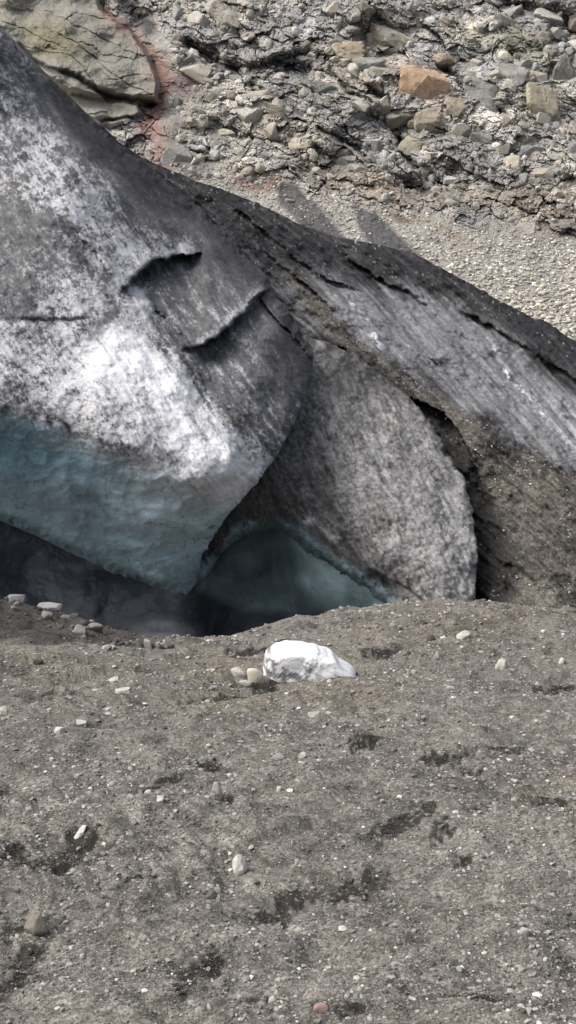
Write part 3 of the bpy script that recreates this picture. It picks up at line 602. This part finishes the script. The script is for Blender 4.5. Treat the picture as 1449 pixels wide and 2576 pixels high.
# ================================================================== STONES
import itertools
def ico(sub):
    import bmesh
    bm = bmesh.new(); bmesh.ops.create_icosphere(bm, subdivisions=sub, radius=1)
    v = np.array([x.co[:] for x in bm.verts]); f = np.array([[q.index for q in p.verts] for p in bm.faces]); bm.free(); return v, f
ICO3, ICO2, ICO1 = ico(4), ico(2), ico(1)
def rockdirs(dirs, seed, planes=11, sharp=14, rough=.04, lo=.62):
    g = np.random.default_rng(seed); n = g.normal(size=(planes, 3)); n /= np.linalg.norm(n, axis=1, keepdims=True); d = g.uniform(lo, 1, planes)
    n = np.r_[n, [[1, 0, 0], [-1, 0, 0], [0, 1, 0], [0, -1, 0], [0, 0, 1], [0, 0, -1]]]; d = np.r_[d, np.ones(6)]
    q = np.maximum(dirs @ n.T / d, 1e-3); r = (q ** sharp).sum(1) ** (-1.0 / sharp)
    v = dirs * r[:, None]
    v *= (1 + rough * fbm(dirs[:, 0] * 3 + seed, dirs[:, 1] * 3, dirs[:, 2] * 3, o=4, s=seed))[:, None]
    return v
_rc = {}
def stone_mesh(seed, size, colr, kind='angular', mat='stone'):
    v, f = ICO3
    pl, sh, ro, lo = {'angular': (12, 14, .04, .72), 'round': (9, 7, .03, .72), 'mid': (10, 9, .03, .7), 'facet': (9, 60, .012, .48)}[kind]
    v = rockdirs(v, seed, pl, sh, ro, lo)
    ext = (v.max(0) - v.min(0)); v = (v - (v.max(0) + v.min(0)) / 2) / ext * np.array(size)
    n = fbm(v[:, 0] * 2.5 / size[0] + seed, v[:, 1] * 2.5 / size[0], v[:, 2] * 2.5 / size[0], o=4, s=seed + 3)
    c = np.array(colr)[None] * (1 + .16 * n)[:, None]
    return v, f, c
def stone(name, px, py, wpx, hpx, colr, label, cat='stone', kind='angular', rotz=None, tilt=0, depth=None, group=None, where='ground', sink=.3, roll=0):
    """a stone whose foot meets the ground seen at (px, py)"""
    seed = int(px * 7 + py * 13) % 9973
    if where == 'ground': p = ground_hit(px, py)
    else: p = Vector(hill_at(px, py))
    s = p.y / FOC * 1.03
    hx_, hz_ = wpx * s, hpx * s
    dp = hx_ * (.8 if depth is None else depth)
    v, f, c = stone_mesh(seed, (hx_, dp, hz_ / (1 - sink)), colr, kind)
    o = mesh_from(name, v, f, M['stone'], c, smooth=(kind != 'angular'), n=3)
    o.location = (p.x, p.y + dp * .25, p.z + hz_ / (1 - sink) * (.5 - sink))
    o.rotation_euler = (R(tilt), R(roll), R(rotz) if rotz is not None else 0)
    tag(o, label, cat, group); return o
PALE = (.36, .348, .315); GREY = (.25, .243, .23); CREAM = (.42, .385, .32); DKS = (.09, .085, .08)
SS = [
 (600, 1704, 38, 21, PALE, 'smooth pale egg-shaped stone at the left end of the row beside the white ice block', 'round'),
 (643, 1717, 42, 38, CREAM, 'squarish cream stone touching the left side of the white ice block', 'round'),
 (618, 1728, 32, 13, PALE, 'small flat pale stone below the cream stone by the ice block', 'round'),
 (308, 1744, 38, 9, PALE, 'thin flat pale stone lying on brown gravel left of the ice block', 'angular'),
 (205, 1826, 28, 12, PALE, 'low pale stone upper right of its twin on the left gravel', 'angular'),
 (150, 1845, 28, 14, PALE, 'pointed pale stone lower left of its twin on the left gravel', 'angular'),
 (548, 2246, 16, 14, GREY, 'small rounded grey pebble leaning on a black stone', 'round'),
 (532, 2262, 30, 20, DKS, 'black stone behind a small pebble below the tall upright stone', 'angular'),
 (700, 1914, 34, 16, GREY, 'long grey stone tilted up to the right on the middle slope', 'angular'),
 (762, 1907, 22, 14, PALE, 'blocky pale pebble just right of a long grey stone', 'angular'),
 (545, 1994, 24, 28, GREY, 'rough grey stone standing below a dark hollow on the middle slope', 'angular'),
 (702, 1990, 14, 12, PALE, 'small round pale pebble right of a rough grey standing stone', 'round'),
 (371, 1998, 18, 9, PALE, 'bright flat pebble on the edge of a dark wet hollow', 'round'),
 (403, 2018, 20, 13, PALE, 'pale pebble just right and below a bright flat one at the wet hollow', 'angular'),
 (283, 1978, 20, 12, GREY, 'grey domed pebble with a dark gap behind it on the left slope', 'round'),
 (1167, 1608, 36, 18, PALE, 'pale domed stone near the crest under the right ice lobe', 'round'),
 (1097, 1662, 16, 15, GREY, 'small round grey stone right of the white ice block', 'round'),
 (1262, 1684, 30, 24, PALE, 'rough pale stone on the gravel far right of the ice block', 'angular'),
 (1135, 1738, 24, 11, GREY, 'flat grey stone half buried on the fold right of the ice block', 'round'),
 (988, 1578, 15, 9, PALE, 'tiny bright stone on the crest in front of the right ice lobe', 'angular'),
 (1415, 1670, 16, 15, PALE, 'round pale stone close to the right edge of the gravel slope', 'round'),
 (1352, 1728, 12, 11, PALE, 'small white pebble at the left end of a long dark hollow', 'round'),
 (865, 2343, 28, 9, PALE, 'flat bright stone low in the dark gravel below the wide wet patch', 'angular'),
 (1318, 2352, 26, 20, GREY, 'light grey angular stone among gravel at the lower right', 'angular'),
 (685, 2522, 24, 14, PALE, 'pale oval stone near the bottom of the gravel', 'round'),
 (1190, 2040, 18, 17, DKS, 'round black stone on the right gravel slope', 'round'),
 (790, 1806, 32, 10, (.27, .26, .24), 'flat light stone with a grey top below the white ice block', 'angular'),
 (1312, 2448, 18, 15, GREY, 'grey lumpy stone above the bottom right ripples', 'angular'),
 (88, 2352, 62, 46, (.17, .155, .13), 'brown lump of hardened gravel rising by the left wet hollow', 'angular'),
 (808, 2546, 42, 20, (.24, .17, .15), 'flat reddish stone half buried at the bottom of the gravel', 'round'),
 (845, 2165, 12, 8, PALE, 'tiny pale pebble above the wide wet patch in the middle', 'round'),
 (738, 2128, 12, 16, GREY, 'thin grey sliver of stone right of centre on the gravel', 'angular'),
 (1085, 1612, 20, 15, DKS, 'dark stone at the crest left of the pale domed stone', 'angular'),
 (962, 2020, 14, 10, GREY, 'small grey pebble in the ripples right of centre', 'round'),
 (285, 1715, 26, 9, PALE, 'pale sliver of stone above the thin flat stone on the left', 'angular'),
 (8, 1795, 22, 18, PALE, 'pale stone cut by the left side of the gravel', 'angular'),
 (38, 1508, 46, 15, (.17, .167, .16), 'white rock on top of the dark mound at the cave mouth', 'angular'),
 (122, 1535, 62, 13, (.20, .20, .196), 'long flat white rock along the top of the dark mound', 'angular'),
 (118, 1560, 30, 16, (.15, .147, .14), 'grey rounded rock below the long white rock on the dark mound', 'round'),
 (238, 1588, 44, 17, (.14, .13, .125), 'dark slab of rock jutting from the end of the mound at the cave', 'angular'),
 (200, 1597, 34, 24, (.16, .155, .15), 'dark lumpy rock left of the jutting slab on the mound', 'angular'),
 (350, 1628, 16, 20, (.18, .17, .16), 'narrow dark stone at the left of three by the misty hollow', 'angular'),
 (372, 1630, 22, 20, GREY, 'rounded grey stone in the middle of three by the misty hollow', 'round'),
 (396, 1630, 15, 14, GREY, 'small light stone at the right of three by the misty hollow', 'angular'),
 (272, 1632, 32, 8, PALE, 'thin white stone lying in front of the dark mound', 'angular'),
 (95, 1670, 24, 13, DKS, 'black stone on the brown gravel below the dark mound', 'angular'),
]
for (px, py, wd, ht, c_, lb, kd) in SS:
    nm = 'pebble' if wd < 19 else 'stone'
    stone(nm, px, py, wd, ht, c_, lb, nm, kd, roll=random.uniform(-8, 8))

# ---- stones with a shape of their own: outline at its true place, full thickness behind it
def traced(name, out, foot, thick, mat, tone_, label, cat, seed, rough=1.0, dirt=None, pw=3.0, cut=(.80, .95)):
    p = ground_hit(*foot); y0 = p.y + thick
    O = np.array([P(a, b, y0) for a, b in out]); cz = O.mean(0)
    NT = 120; th = np.linspace(0, 2 * math.pi, NT + 1)[:-1]
    rel = O[:, [0, 2]] - cz[[0, 2]]
    # densify the outline so that straight sides stay straight
    dn = []
    for i_ in range(len(rel)):
        a_, b_ = rel[i_], rel[(i_ + 1) % len(rel)]
        for t_ in np.linspace(0, 1, 12, endpoint=False): dn.append(a_ * (1 - t_) + b_ * t_)
    rel = np.array(dn); ang = np.arctan2(rel[:, 1], rel[:, 0]); rad = np.hypot(rel[:, 0], rel[:, 1]); o_ = np.argsort(ang)
    rt = np.interp(th, ang[o_], rad[o_], period=2 * math.pi); size = rad.max()
    rows = []; K = 51
    for k in range(K):
        u_ = k / (K - 1) * 2 - 1; sc_ = math.sin(math.pi / 2 * (1 - abs(u_)))
        yy = math.copysign((1 - sc_ ** pw) ** (1.3 / pw), u_) * thick
        rows.append(np.c_[cz[0] + rt * sc_ * np.cos(th), np.full(NT, y0 + yy), cz[2] + rt * sc_ * np.sin(th)])
    V = np.array(rows); ctr = np.array([cz[0], y0, cz[2]]); d = V - ctr; nn = d / np.maximum(np.linalg.norm(d, axis=-1, keepdims=True), 1e-6)
    q = V / size
    # broken planes: cut the body by a few random planes, then roughen
    g_ = np.random.default_rng(seed); pn = g_.normal(size=(9, 3)); pn[:, 1] = -np.abs(pn[:, 1]) * 1.3; pn /= np.linalg.norm(pn, axis=1, keepdims=True)
    dd = d.copy()
    for n_ in pn:
        lim = np.abs(dd @ n_).max() * g_.uniform(*cut); ov = np.maximum(dd @ n_ - lim, 0); dd = dd - ov[..., None] * n_ * .9
    V = ctr + dd
    hh = (fbm(q[..., 0] * 2.2, q[..., 1] * 2.2, q[..., 2] * 2.2, o=4, s=seed) * .05 + fbm(q[..., 0] * 8, q[..., 1] * 8, q[..., 2] * 8, o=3, s=seed + 1) * .018) * size * rough
    V = V + nn * hh[..., None]
    n = fbm(q[..., 0] * 3, q[..., 2] * 3, q[..., 1] * 3, o=5, s=seed + 2, g=.7)
    c = np.zeros(q.shape) + np.array(tone_) * (1 + .08 * n)[..., None]
    if dirt is not None: tt_ = dirt((V[..., 0] - cz[0]) / size, (V[..., 2] - cz[2]) / size, n); c = mixc(c, [.045, .045, .047], tt_)
    idx = np.arange(K * NT).reshape(K, NT); nx = np.roll(idx, -1, 1)
    qd = np.stack([idx[:-1], nx[:-1], nx[1:], idx[1:]], -1).reshape(-1, 4)
    o = mesh_from(name, V.reshape(-1, 3) - ctr, qd, mat, c.reshape(-1, 3)); o.location = ctr; tag(o, label, cat); return o
def blockdirt(x, z, n):
    v1 = 1 - np.abs(fbm(x * 2.6 + 3, z * 3.2, o=4, s=77, g=.6)) * 4.5; g1 = np.exp(-((x + .5) / .36) ** 2 - ((z - .02) / .4) ** 2)
    a = ss(.15, .6, v1 * .5 + g1 * .75 + n * .3 - .05); b = ss(.6, .95, v1 + n * .5) * .55
    return np.clip(np.maximum(a * .85, b), 0, 1)
traced('ice_block', [(664, 1722), (662, 1690), (664, 1662), (672, 1640), (686, 1629), (712, 1625), (750, 1627), (795, 1631), (820, 1642), (838, 1648), (853, 1666), (873, 1677), (888, 1687), (896, 1700), (895, 1716), (780, 1722)],
       (775, 1716), .30, M['clean'], (.66, .665, .68), 'bright white block of ice sitting alone on the dark gravel in front of the cave', 'ice block', 710, .95, blockdirt, pw=9.0, cut=(.965, 1.0))
traced('stone', [(583, 2186), (586, 2163), (597, 2152), (606, 2155), (617, 2166), (623, 2182), (617, 2202), (602, 2212), (590, 2204)], (602, 2206), .05, M['stone'], (.37, .36, .33), 'tall upright pale stone alone in the middle of the dark gravel', 'stone', 722, .6)
traced('stone', [(186, 2104), (204, 2081), (216, 2080), (215, 2108), (208, 2112)], (203, 2108), .05, M['stone'], (.40, .385, .35), 'pale wedge-shaped stone with a flat top beside a dark wet hollow', 'stone', 733, .5)

# ---- loose pebbles on the gravel: the larger ones one by one, the grit as stuff
def scatter(name, pos, size, cols, mat, base, flat=.6, tilt=.3, lean=0.0):
    v, f = base; n = len(pos); nv = v.shape[-2]
    a = rng.uniform(0, 2 * math.pi, n); ca, sa = np.cos(a), np.sin(a)
    jit = .28 if nv < 20 else .0
    vv = (v[None] if v.ndim == 2 else v[rng.integers(0, len(v), n)]) * (1 + rng.uniform(-jit, jit, (n, nv, 1))) * np.stack([size * rng.uniform(.7, 1.3, n), size * rng.uniform(.7, 1.2, n), size * flat * rng.uniform(.7, 1.3, n)], -1)[:, None]
    tl = rng.normal(0, tilt, n)[:, None] + lean; ct, st_ = np.cos(tl), np.sin(tl)
    vv = np.stack([vv[..., 0], vv[..., 1] * ct - vv[..., 2] * st_, vv[..., 1] * st_ + vv[..., 2] * ct], -1)
    x = vv[..., 0] * ca[:, None] - vv[..., 1] * sa[:, None]; y = vv[..., 0] * sa[:, None] + vv[..., 1] * ca[:, None]
    vv = np.stack([x, y, vv[..., 2]], -1) + pos[:, None]
    ff = f[None] + (np.arange(n) * nv)[:, None, None]
    cc = np.repeat(cols[:, None], nv, 1)
    return mesh_from(name, vv.reshape(-1, 3), ff.reshape(-1, 3), mat, cc.reshape(-1, 3), smooth=False, n=3)
OCT = (np.array([[1, 0, 0], [-1, 0, 0], [0, 1, 0], [0, -1, 0], [0, 0, 1], [0, 0, -1]], float), np.array([[0, 2, 4], [2, 1, 4], [1, 3, 4], [3, 0, 4], [2, 0, 5], [1, 2, 5], [3, 1, 5], [0, 3, 5]]))
def grit(N, smin, svar, pw, base_, lo, name, label, tone_, sig, near=.5):
    Yq = np.exp(rng.uniform(math.log(2.3), math.log(22.0), N)); Xq = rng.uniform(-.38, .38, N) * Yq
    dens = fbm(Xq * .9, Yq * .9, o=3, s=801) + fbm(Xq * 3, Yq * 3, o=2, s=802) * .6
    k = rng.uniform(-1.2, .7, N) < dens + lo; Yq, Xq = Yq[k], Xq[k]
    Zq = Hz(Xq, Yq); sz = (smin + svar * rng.random(len(Xq)) ** pw) * (near + Yq * .22)
    c = np.array(tone_)[None] * rng.lognormal(-.12, sig, len(Xq))[:, None]
    # grains in the wet hollows and the painted shade darken too
    r = np.interp(np.log(Yq), np.log(Yr), np.arange(NR)).astype(int); q = np.interp(Xq / Yq, kk, np.arange(NC)).astype(int)
    wv = np.clip(wet_shade[r, q], 0, 1); c = c * (1 - .62 * wv * (rng.random(len(Xq)) < .9))[:, None]
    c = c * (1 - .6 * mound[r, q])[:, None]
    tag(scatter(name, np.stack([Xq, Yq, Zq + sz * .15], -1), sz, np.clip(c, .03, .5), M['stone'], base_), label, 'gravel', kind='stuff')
grit(190000, .0022, .0022, 2, OCT, .4, 'grit', 'fine dark and light grit covering the foreground slope', (.152, .144, .130), .42)
grit(33000, .0040, .0060, 3, ICO1, .0, 'gravel', 'loose small gravel strewn over the dark foreground', (.20, .193, .18), .42)
variants = []
for q in range(10):
    v, f = ICO2; v = rockdirs(v, 900 + q, 9, 10, .03); c_ = (PALE, GREY, (.24, .23, .21))[q % 3]
    o = mesh_from('pebble', v * [1, .8, .6], f, M['stone'], np.zeros((len(v), 3)) + np.array(c_), n=3); variants.append(o)
used = set()
for i in range(240):
    if i < 170: Y_ = math.exp(random.uniform(math.log(2.6), math.log(14))); k_ = random.uniform(-.23, .23)
    else: Y_ = random.uniform(11, 19); k_ = random.uniform(-.24, .24)
    if i % 3 == 0 and Y_ > 8: k_ = -abs(k_)
    q = i % 10; o = variants[q]
    if i >= 10: o = variants[q].copy(); C.objects.link(o)
    z_ = float(Hz(np.array([k_ * Y_]), np.array([Y_]))[0]); s_ = random.uniform(2.2, 5.0) / FOC * Y_ * (1 if random.random() < .8 or q % 3 == 0 else random.uniform(1.5, 2.3))
    o.scale = (s_, s_, s_); o.location = (k_ * Y_, Y_, z_ + s_ * .2); o.rotation_euler = (random.uniform(-.3, .3), random.uniform(-.3, .3), random.uniform(0, 6.28))
    lb = ('small pale pebble scattered on the dark gravel slope', 'small mid grey pebble scattered on the dark gravel slope', 'small dull brownish pebble scattered on the dark gravel slope')[q % 3]
    tag(o, lb, 'pebble', 'pebbles scattered on the gravel slope')

# ---- scree stones under the cliff
def in_scree(n):
    px = rng.uniform(330, 1560, n); py = rng.uniform(395, 900, n)
    m = pmask(px, py, [(430, 445), (560, 430), (700, 440), (820, 500), (900, 520), (1080, 540), (1200, 580), (1300, 590), (1449, 610), (1600, 640), (1600, 950), (1449, 880), (1150, 720), (1000, 650), (850, 610), (700, 560), (500, 480)], 22)
    t = np.maximum(pmask(px, py, [(690, 462), (740, 465), (800, 520), (850, 570), (900, 640), (800, 610), (700, 520)], 8), pmask(px, py, [(895, 525), (950, 540), (1020, 600), (1080, 680), (980, 660), (910, 590)], 8))
    k = rng.random(n) < m * (1 - .93 * t); return px[k], py[k]
px, py = in_scree(30000)
ROCKV = np.array([rockdirs(ICO2[0], 1200 + q, 9, 30, .01, .55) for q in range(14)])
pos = hill_at(px, py); big = ss(500, 860, py)
sz = (1.6 + 5.4 * rng.random(len(px)) ** 3.2) * (.6 + .85 * big) / FOC * pos[:, 1]
cc = np.array([.42, .40, .355])[None] * rng.lognormal(-.03, .30, len(px))[:, None]
order = np.argsort(-sz); ind, rest = order[:260], order[260:]
s_ = scatter('scree', pos[rest] + np.c_[np.zeros(len(rest)), np.zeros(len(rest)), sz[rest] * .15], sz[rest], np.clip(cc[rest], .08, .7), M['stone'], (ICO1[0], ICO1[1]), flat=.6, tilt=.5)
tag(s_, 'pale broken scree covering the slope below the cliff', 'scree', kind='stuff')
sv = []
for q in range(8):
    v, f = ICO2; v = rockdirs(v, 950 + q, 8, 14, .02); c_ = np.array([.45, .42, .35]) * (.75, 1.0, 1.15, .9)[q % 4]
    sv.append(mesh_from('scree_stone', v * [1, .8, .5], f, M['stone'], np.zeros((len(v), 3)) + c_, n=3))
for i, j in enumerate(ind):
    o = sv[i % 8]
    if i >= 8: o = sv[i % 8].copy(); C.objects.link(o)
    s1 = float(sz[j]) * 1.05; o.scale = (s1, s1, s1); o.location = tuple(pos[j] + [0, 0, s1 * .2]); o.rotation_euler = (random.uniform(0, .5), random.uniform(-.4, .4), random.uniform(0, 6.28))
    tag(o, 'pale angular stone lying loose on the scree below the cliff', 'stone', 'larger stones on the scree slope')

# ---- boulders standing out of the cliff
BB = [
 (1068, 285, 128, 118, (.40, .285, .195), 'big orange-brown split boulder in the middle of the cliff', 12),
 (860, 165, 110, 62, (.33, .28, .21), 'tan domed boulder left of the orange one on the cliff', 5),
 (985, 128, 130, 66, (.30, .275, .23), 'long smooth pale slab boulder above the orange one', 22),
 (1215, 275, 90, 95, (.20, .20, .185), 'dark grey rounded boulder right of the orange one', 25),
 (1425, 235, 78, 92, (.20, .195, .17), 'smooth grey-green boulder at the right edge of the cliff', 10),
 (1360, 320, 90, 105, (.37, .33, .25), 'tall cream boulder with a crack on the right of the cliff', 8),
 (935, 210, 70, 70, (.24, .24, .225), 'grey wedge boulder left of the orange one', -15),
 (1075, 330, 60, 60, (.27, .235, .185), 'brown rounded boulder just below the orange one', 8),
 (1010, 310, 75, 44, (.25, .24, .2), 'grey-brown sloping boulder under the orange one beside the dark cleft', -12),
 (1035, 390, 62, 50, (.30, .28, .22), 'blocky boulder right of the dark cleft', 10),
 (1075, 445, 36, 34, (.46, .43, .36), 'bright pale boulder at the foot of the dark cleft', 0),
 (560, 70, 90, 60, (.34, .32, .27), 'pale smooth boulder on the upper cliff left of centre', 12),
 (570, 350, 50, 26, (.36, .33, .27), 'pale flat boulder on the outcrop left of centre', 8),
 (770, 385, 90, 40, (.33, .30, .24), 'wide pale boulder on the middle outcrop', 15),
 (1150, 300, 60, 55, (.29, .255, .2), 'tan square boulder between the orange and grey ones', 0),
 (1290, 230, 66, 74, (.24, .23, .21), 'striped grey boulder left of the smooth one on the right', 5),
 (810, 250, 64, 44, (.22, .22, .2), 'grey angular boulder in the left middle of the cliff', 20),
 (700, 300, 80, 30, (.35, .32, .26), 'long pale boulder above the middle outcrop', 15),
 (1115, 165, 70, 34, (.34, .28, .21), 'light brown capping slab right above the orange boulder', 8),
 (1210, 380, 56, 50, (.22, .215, .2), 'dark blocky boulder low on the right of the cliff', 0),
]
for (px, py, wd, ht, c_, lb, rl) in BB:
    p = Vector(hill_at(px, py - ht * .45)); s = p.y / FOC; seed = int(px + 3 * py)
    v, f, c = stone_mesh(seed, (wd * s, wd * s * .75, ht * s * 1.02), c_, 'facet')
    n = fbm(v[:, 0] * 2, v[:, 1] * 2, v[:, 2] * 2, o=4, s=seed); vo = voro(v[:, 0] * 1.3 + v[:, 1], v[:, 2] * 1.3, s=seed)
    v = v * (1 + .05 * n - .05 * np.exp(-((vo[1] - vo[0]) / .08) ** 2))[:, None]
    c = c * (1 - .35 * np.exp(-((vo[1] - vo[0]) / .07) ** 2))[:, None] * (.9 + .2 * rnd(vo[4], vo[5], 3))[:, None]
    o = mesh_from('boulder', v, f, M['rock'], np.clip(c, .02, .8), n=3, smooth=False); o.location = (p.x, p.y + wd * s * .12, p.z)
    o.rotation_euler = (R(-12), R(rl), R(random.uniform(-15, 15)))
    tag(o, lb, 'boulder', 'boulders in the cliff')

# ---- mist hanging in the hollow in front of the cave
def mist(px, py, Y, rx, ry, rz, dens):
    v, f = ICO2
    c = P(px, py, Y)
    m = bpy.data.materials.new('mist'); m.use_nodes = True; t = m.node_tree; N = t.nodes; L = t.links
    N.remove(N['Principled BSDF']); pv = N.new('ShaderNodeVolumePrincipled'); pv.inputs['Color'].default_value = (.80, .85, .93, 1)
    tc = N.new('ShaderNodeTexCoord'); ln = N.new('ShaderNodeVectorMath'); ln.operation = 'LENGTH'; L.new(tc.outputs['Object'], ln.inputs[0])
    mr = N.new('ShaderNodeMapRange'); mr.interpolation_type = 'SMOOTHSTEP'; mr.inputs[1].default_value = .2; mr.inputs[2].default_value = .95; mr.inputs[3].default_value = dens; mr.inputs[4].default_value = 0
    L.new(ln.outputs['Value'], mr.inputs[0]); nz = N.new('ShaderNodeTexNoise'); nz.inputs['Scale'].default_value = 2.2; nz.inputs['Detail'].default_value = 2; L.new(tc.outputs['Object'], nz.inputs['Vector'])
    m2 = N.new('ShaderNodeMapRange'); m2.inputs[1].default_value = .35; m2.inputs[2].default_value = .65; m2.inputs[3].default_value = .3; m2.inputs[4].default_value = 1.5; L.new(nz.outputs['Fac'], m2.inputs[0])
    mu = N.new('ShaderNodeMath'); mu.operation = 'MULTIPLY'; L.new(mr.outputs[0], mu.inputs[0]); L.new(m2.outputs[0], mu.inputs[1])
    L.new(mu.outputs[0], pv.inputs['Density']); L.new(pv.outputs[0], N['Material Output'].inputs['Volume'])
    o = mesh_from('mist', v, f, m, n=3); o.location = tuple(c); o.scale = (rx, ry, rz)
    tag(o, kind='stuff')
mist(395, 1592, 24.5, 1.1, 1.2, .36, .16)

# ---- rubble resting on the debris-covered ice
def sheet_hit(f, px, py): return P(px, py, f(px, py) - .12)
fB = tps(DB, smooth=.01)
n_ = 22000; px = rng.uniform(480, 1560, n_); py = rng.uniform(470, 1620, n_)
m = pmask(px, py, [(740, 690), (770, 700), (840, 790), (960, 900), (1060, 960), (1200, 1060), (1300, 1120), (1560, 1260), (1560, 1620), (1300, 1560), (1300, 1440), (1250, 1300), (1215, 1180), (1120, 1050), (1010, 970), (880, 890), (790, 790)], 20)
m = np.maximum(m * (.25 + .75 * ss(-.2, .5, fbm(px / 60, py / 40, o=3, s=851))), .10 * (stroke(px, py, [(500, 480), (640, 600), (760, 720), (860, 790), (960, 900)], 40)))
k = rng.random(n_) < m; px, py = px[k], py[k]; pos = sheet_hit(fB, px, py)
sz = (1.0 + 2.6 * rng.random(len(px)) ** 3) / FOC * pos[:, 1]
cc = np.array([.185, .18, .172])[None] * rng.lognormal(0, .55, len(px))[:, None]
tag(scatter('rubble', pos, sz, np.clip(cc, .04, .6), M['stone'], (ICO1[0], ICO1[1]), flat=.7), 'pale and dark rubble lying on the debris covered ice right of the cave', 'rubble', kind='stuff')

# ---- fractured blocks standing in the cliff: the largest one by one, the rest as stuff
n_ = 16000; px = rng.uniform(330, 1560, n_); py = rng.uniform(-60, 560, n_)
wA_ = fbm(px / 90, py / 90, o=4, s=50); wB_ = fbm(px / 90, py / 90, o=4, s=51)
m = 1 - np.maximum(pmask(px, py, slabP, 4), pmask(px, py, slab2P, 4))
m *= 1 - .75 * pmask(px, py, screeP, 20)
m *= 1 - .8 * np.exp(-((px - 420) / 50) ** 2 - ((py - 220) / 70) ** 2) - 0
m *= 1 - .6 * pmask(px, py, [(740, 400), (860, 420), (1100, 520), (1000, 580), (720, 470)], 15)
m *= 1 - .55 * pmask(px, py, [(470, -20), (1320, -20), (1330, 300), (1150, 400), (700, 330), (500, 120)], 40)
m *= .45 + .55 * ss(-.3, .4, fbm(px / 70, py / 45, o=3, s=871))
k = (rng.random(n_) < m) & ((px > 430) | (py > 420)); px, py = px[k], py[k]
pos = hill_at(px, py); u = rng.random(len(px))
sz = (1.8 + 3.0 * u ** 1.5 + 15 * u ** 26) / FOC * pos[:, 1]
nbk = fbm(px / 120, py / 80, o=3, s=80)
cc = (np.array([.35, .335, .30])[None] * (1 - .25 * ss(-.1, .5, nbk))[:, None]) * rng.lognormal(0, .20, len(px))[:, None] * (1 + rng.uniform(-.05, .05, (len(px), 1)) * np.array([[1, 0, -1.5]]))
cand = np.nonzero((py < 470) & (px > 440))[0]; ind = cand[:230]; rest = np.setdiff1d(np.arange(len(px)), ind)
sz[ind] = (8 + 30 * rng.random(230) ** 2.4) / FOC * pos[ind, 1]
tag(scatter('cliff_rubble', pos[rest] + [0, .1, 0] * sz[rest][:, None], sz[rest], np.clip(cc[rest], .06, .6), M['rock'], (ROCKV, ICO2[1]), flat=.8, tilt=.5, lean=-.5), 'broken angular rock fragments covering the cliff', 'rubble', kind='stuff')
bv = []
for q in range(12):
    v = rockdirs(ICO3[0], 1300 + q, 8, 60, .01, .45) * [1, .85, .75]; c_ = np.array([(.365, .35, .315), (.255, .255, .245), (.34, .31, .26)][q % 3])
    bv.append(mesh_from('rock', v, ICO3[1], M['rock'], np.zeros((len(v), 3)) + c_, n=3, smooth=False))
for i, j in enumerate(ind):
    o = bv[i % 12]
    if i >= 12: o = bv[i % 12].copy(); C.objects.link(o)
    s1 = float(sz[j]); o.scale = (s1, s1, s1 * random.uniform(.7, 1)); o.location = tuple(pos[j] + [0, s1 * .42, 0]); o.rotation_euler = (random.uniform(-.7, 0), random.uniform(-.4, .6), random.uniform(0, 6.28))
    tag(o, ('pale angular rock fixed among rubble in the cliff', 'grey angular rock fixed among rubble in the cliff', 'tan angular rock fixed among rubble in the cliff')[i % 3], 'rock', 'larger rocks in the cliff face')

# ---- rough rocks along the dark mound at the cave mouth
rk = []
for q in range(6):
    v = rockdirs(ICO2[0], 1500 + q, 8, 30, .03, .55) * [1, .85, .7]
    rk.append(mesh_from('rock', v, ICO2[1], M['stone'], np.zeros((len(v), 3)) + np.array([(.10, .095, .09), (.16, .155, .15), (.075, .07, .066)][q % 3]), n=3, smooth=False))
for i in range(54):
    o = rk[i % 6]
    if i >= 6: o = rk[i % 6].copy(); C.objects.link(o)
    x_ = random.uniform(-20, 430); top = np.interp(x_, [0, 90, 180, 260, 320, 430], [1500, 1522, 1545, 1590, 1612, 1626]); y_ = top + 3 + 42 * random.random() ** 1.8 * ss(430, 250, np.array(x_))
    p = ground_hit(x_, float(y_)); s1 = random.uniform(4.5, 15) / FOC * p.y
    o.scale = (s1, s1, s1 * random.uniform(.6, 1)); o.location = (p.x, p.y, p.z + s1 * .15); o.rotation_euler = (random.uniform(-.4, .4), random.uniform(-.4, .4), random.uniform(0, 6.28))
    tag(o, ('dark brown rock on the mound by the cave mouth', 'dull grey rock on the mound by the cave mouth', 'blackish rock on the mound by the cave mouth')[i % 3], 'rock', 'rough rocks on the mound at the cave mouth')
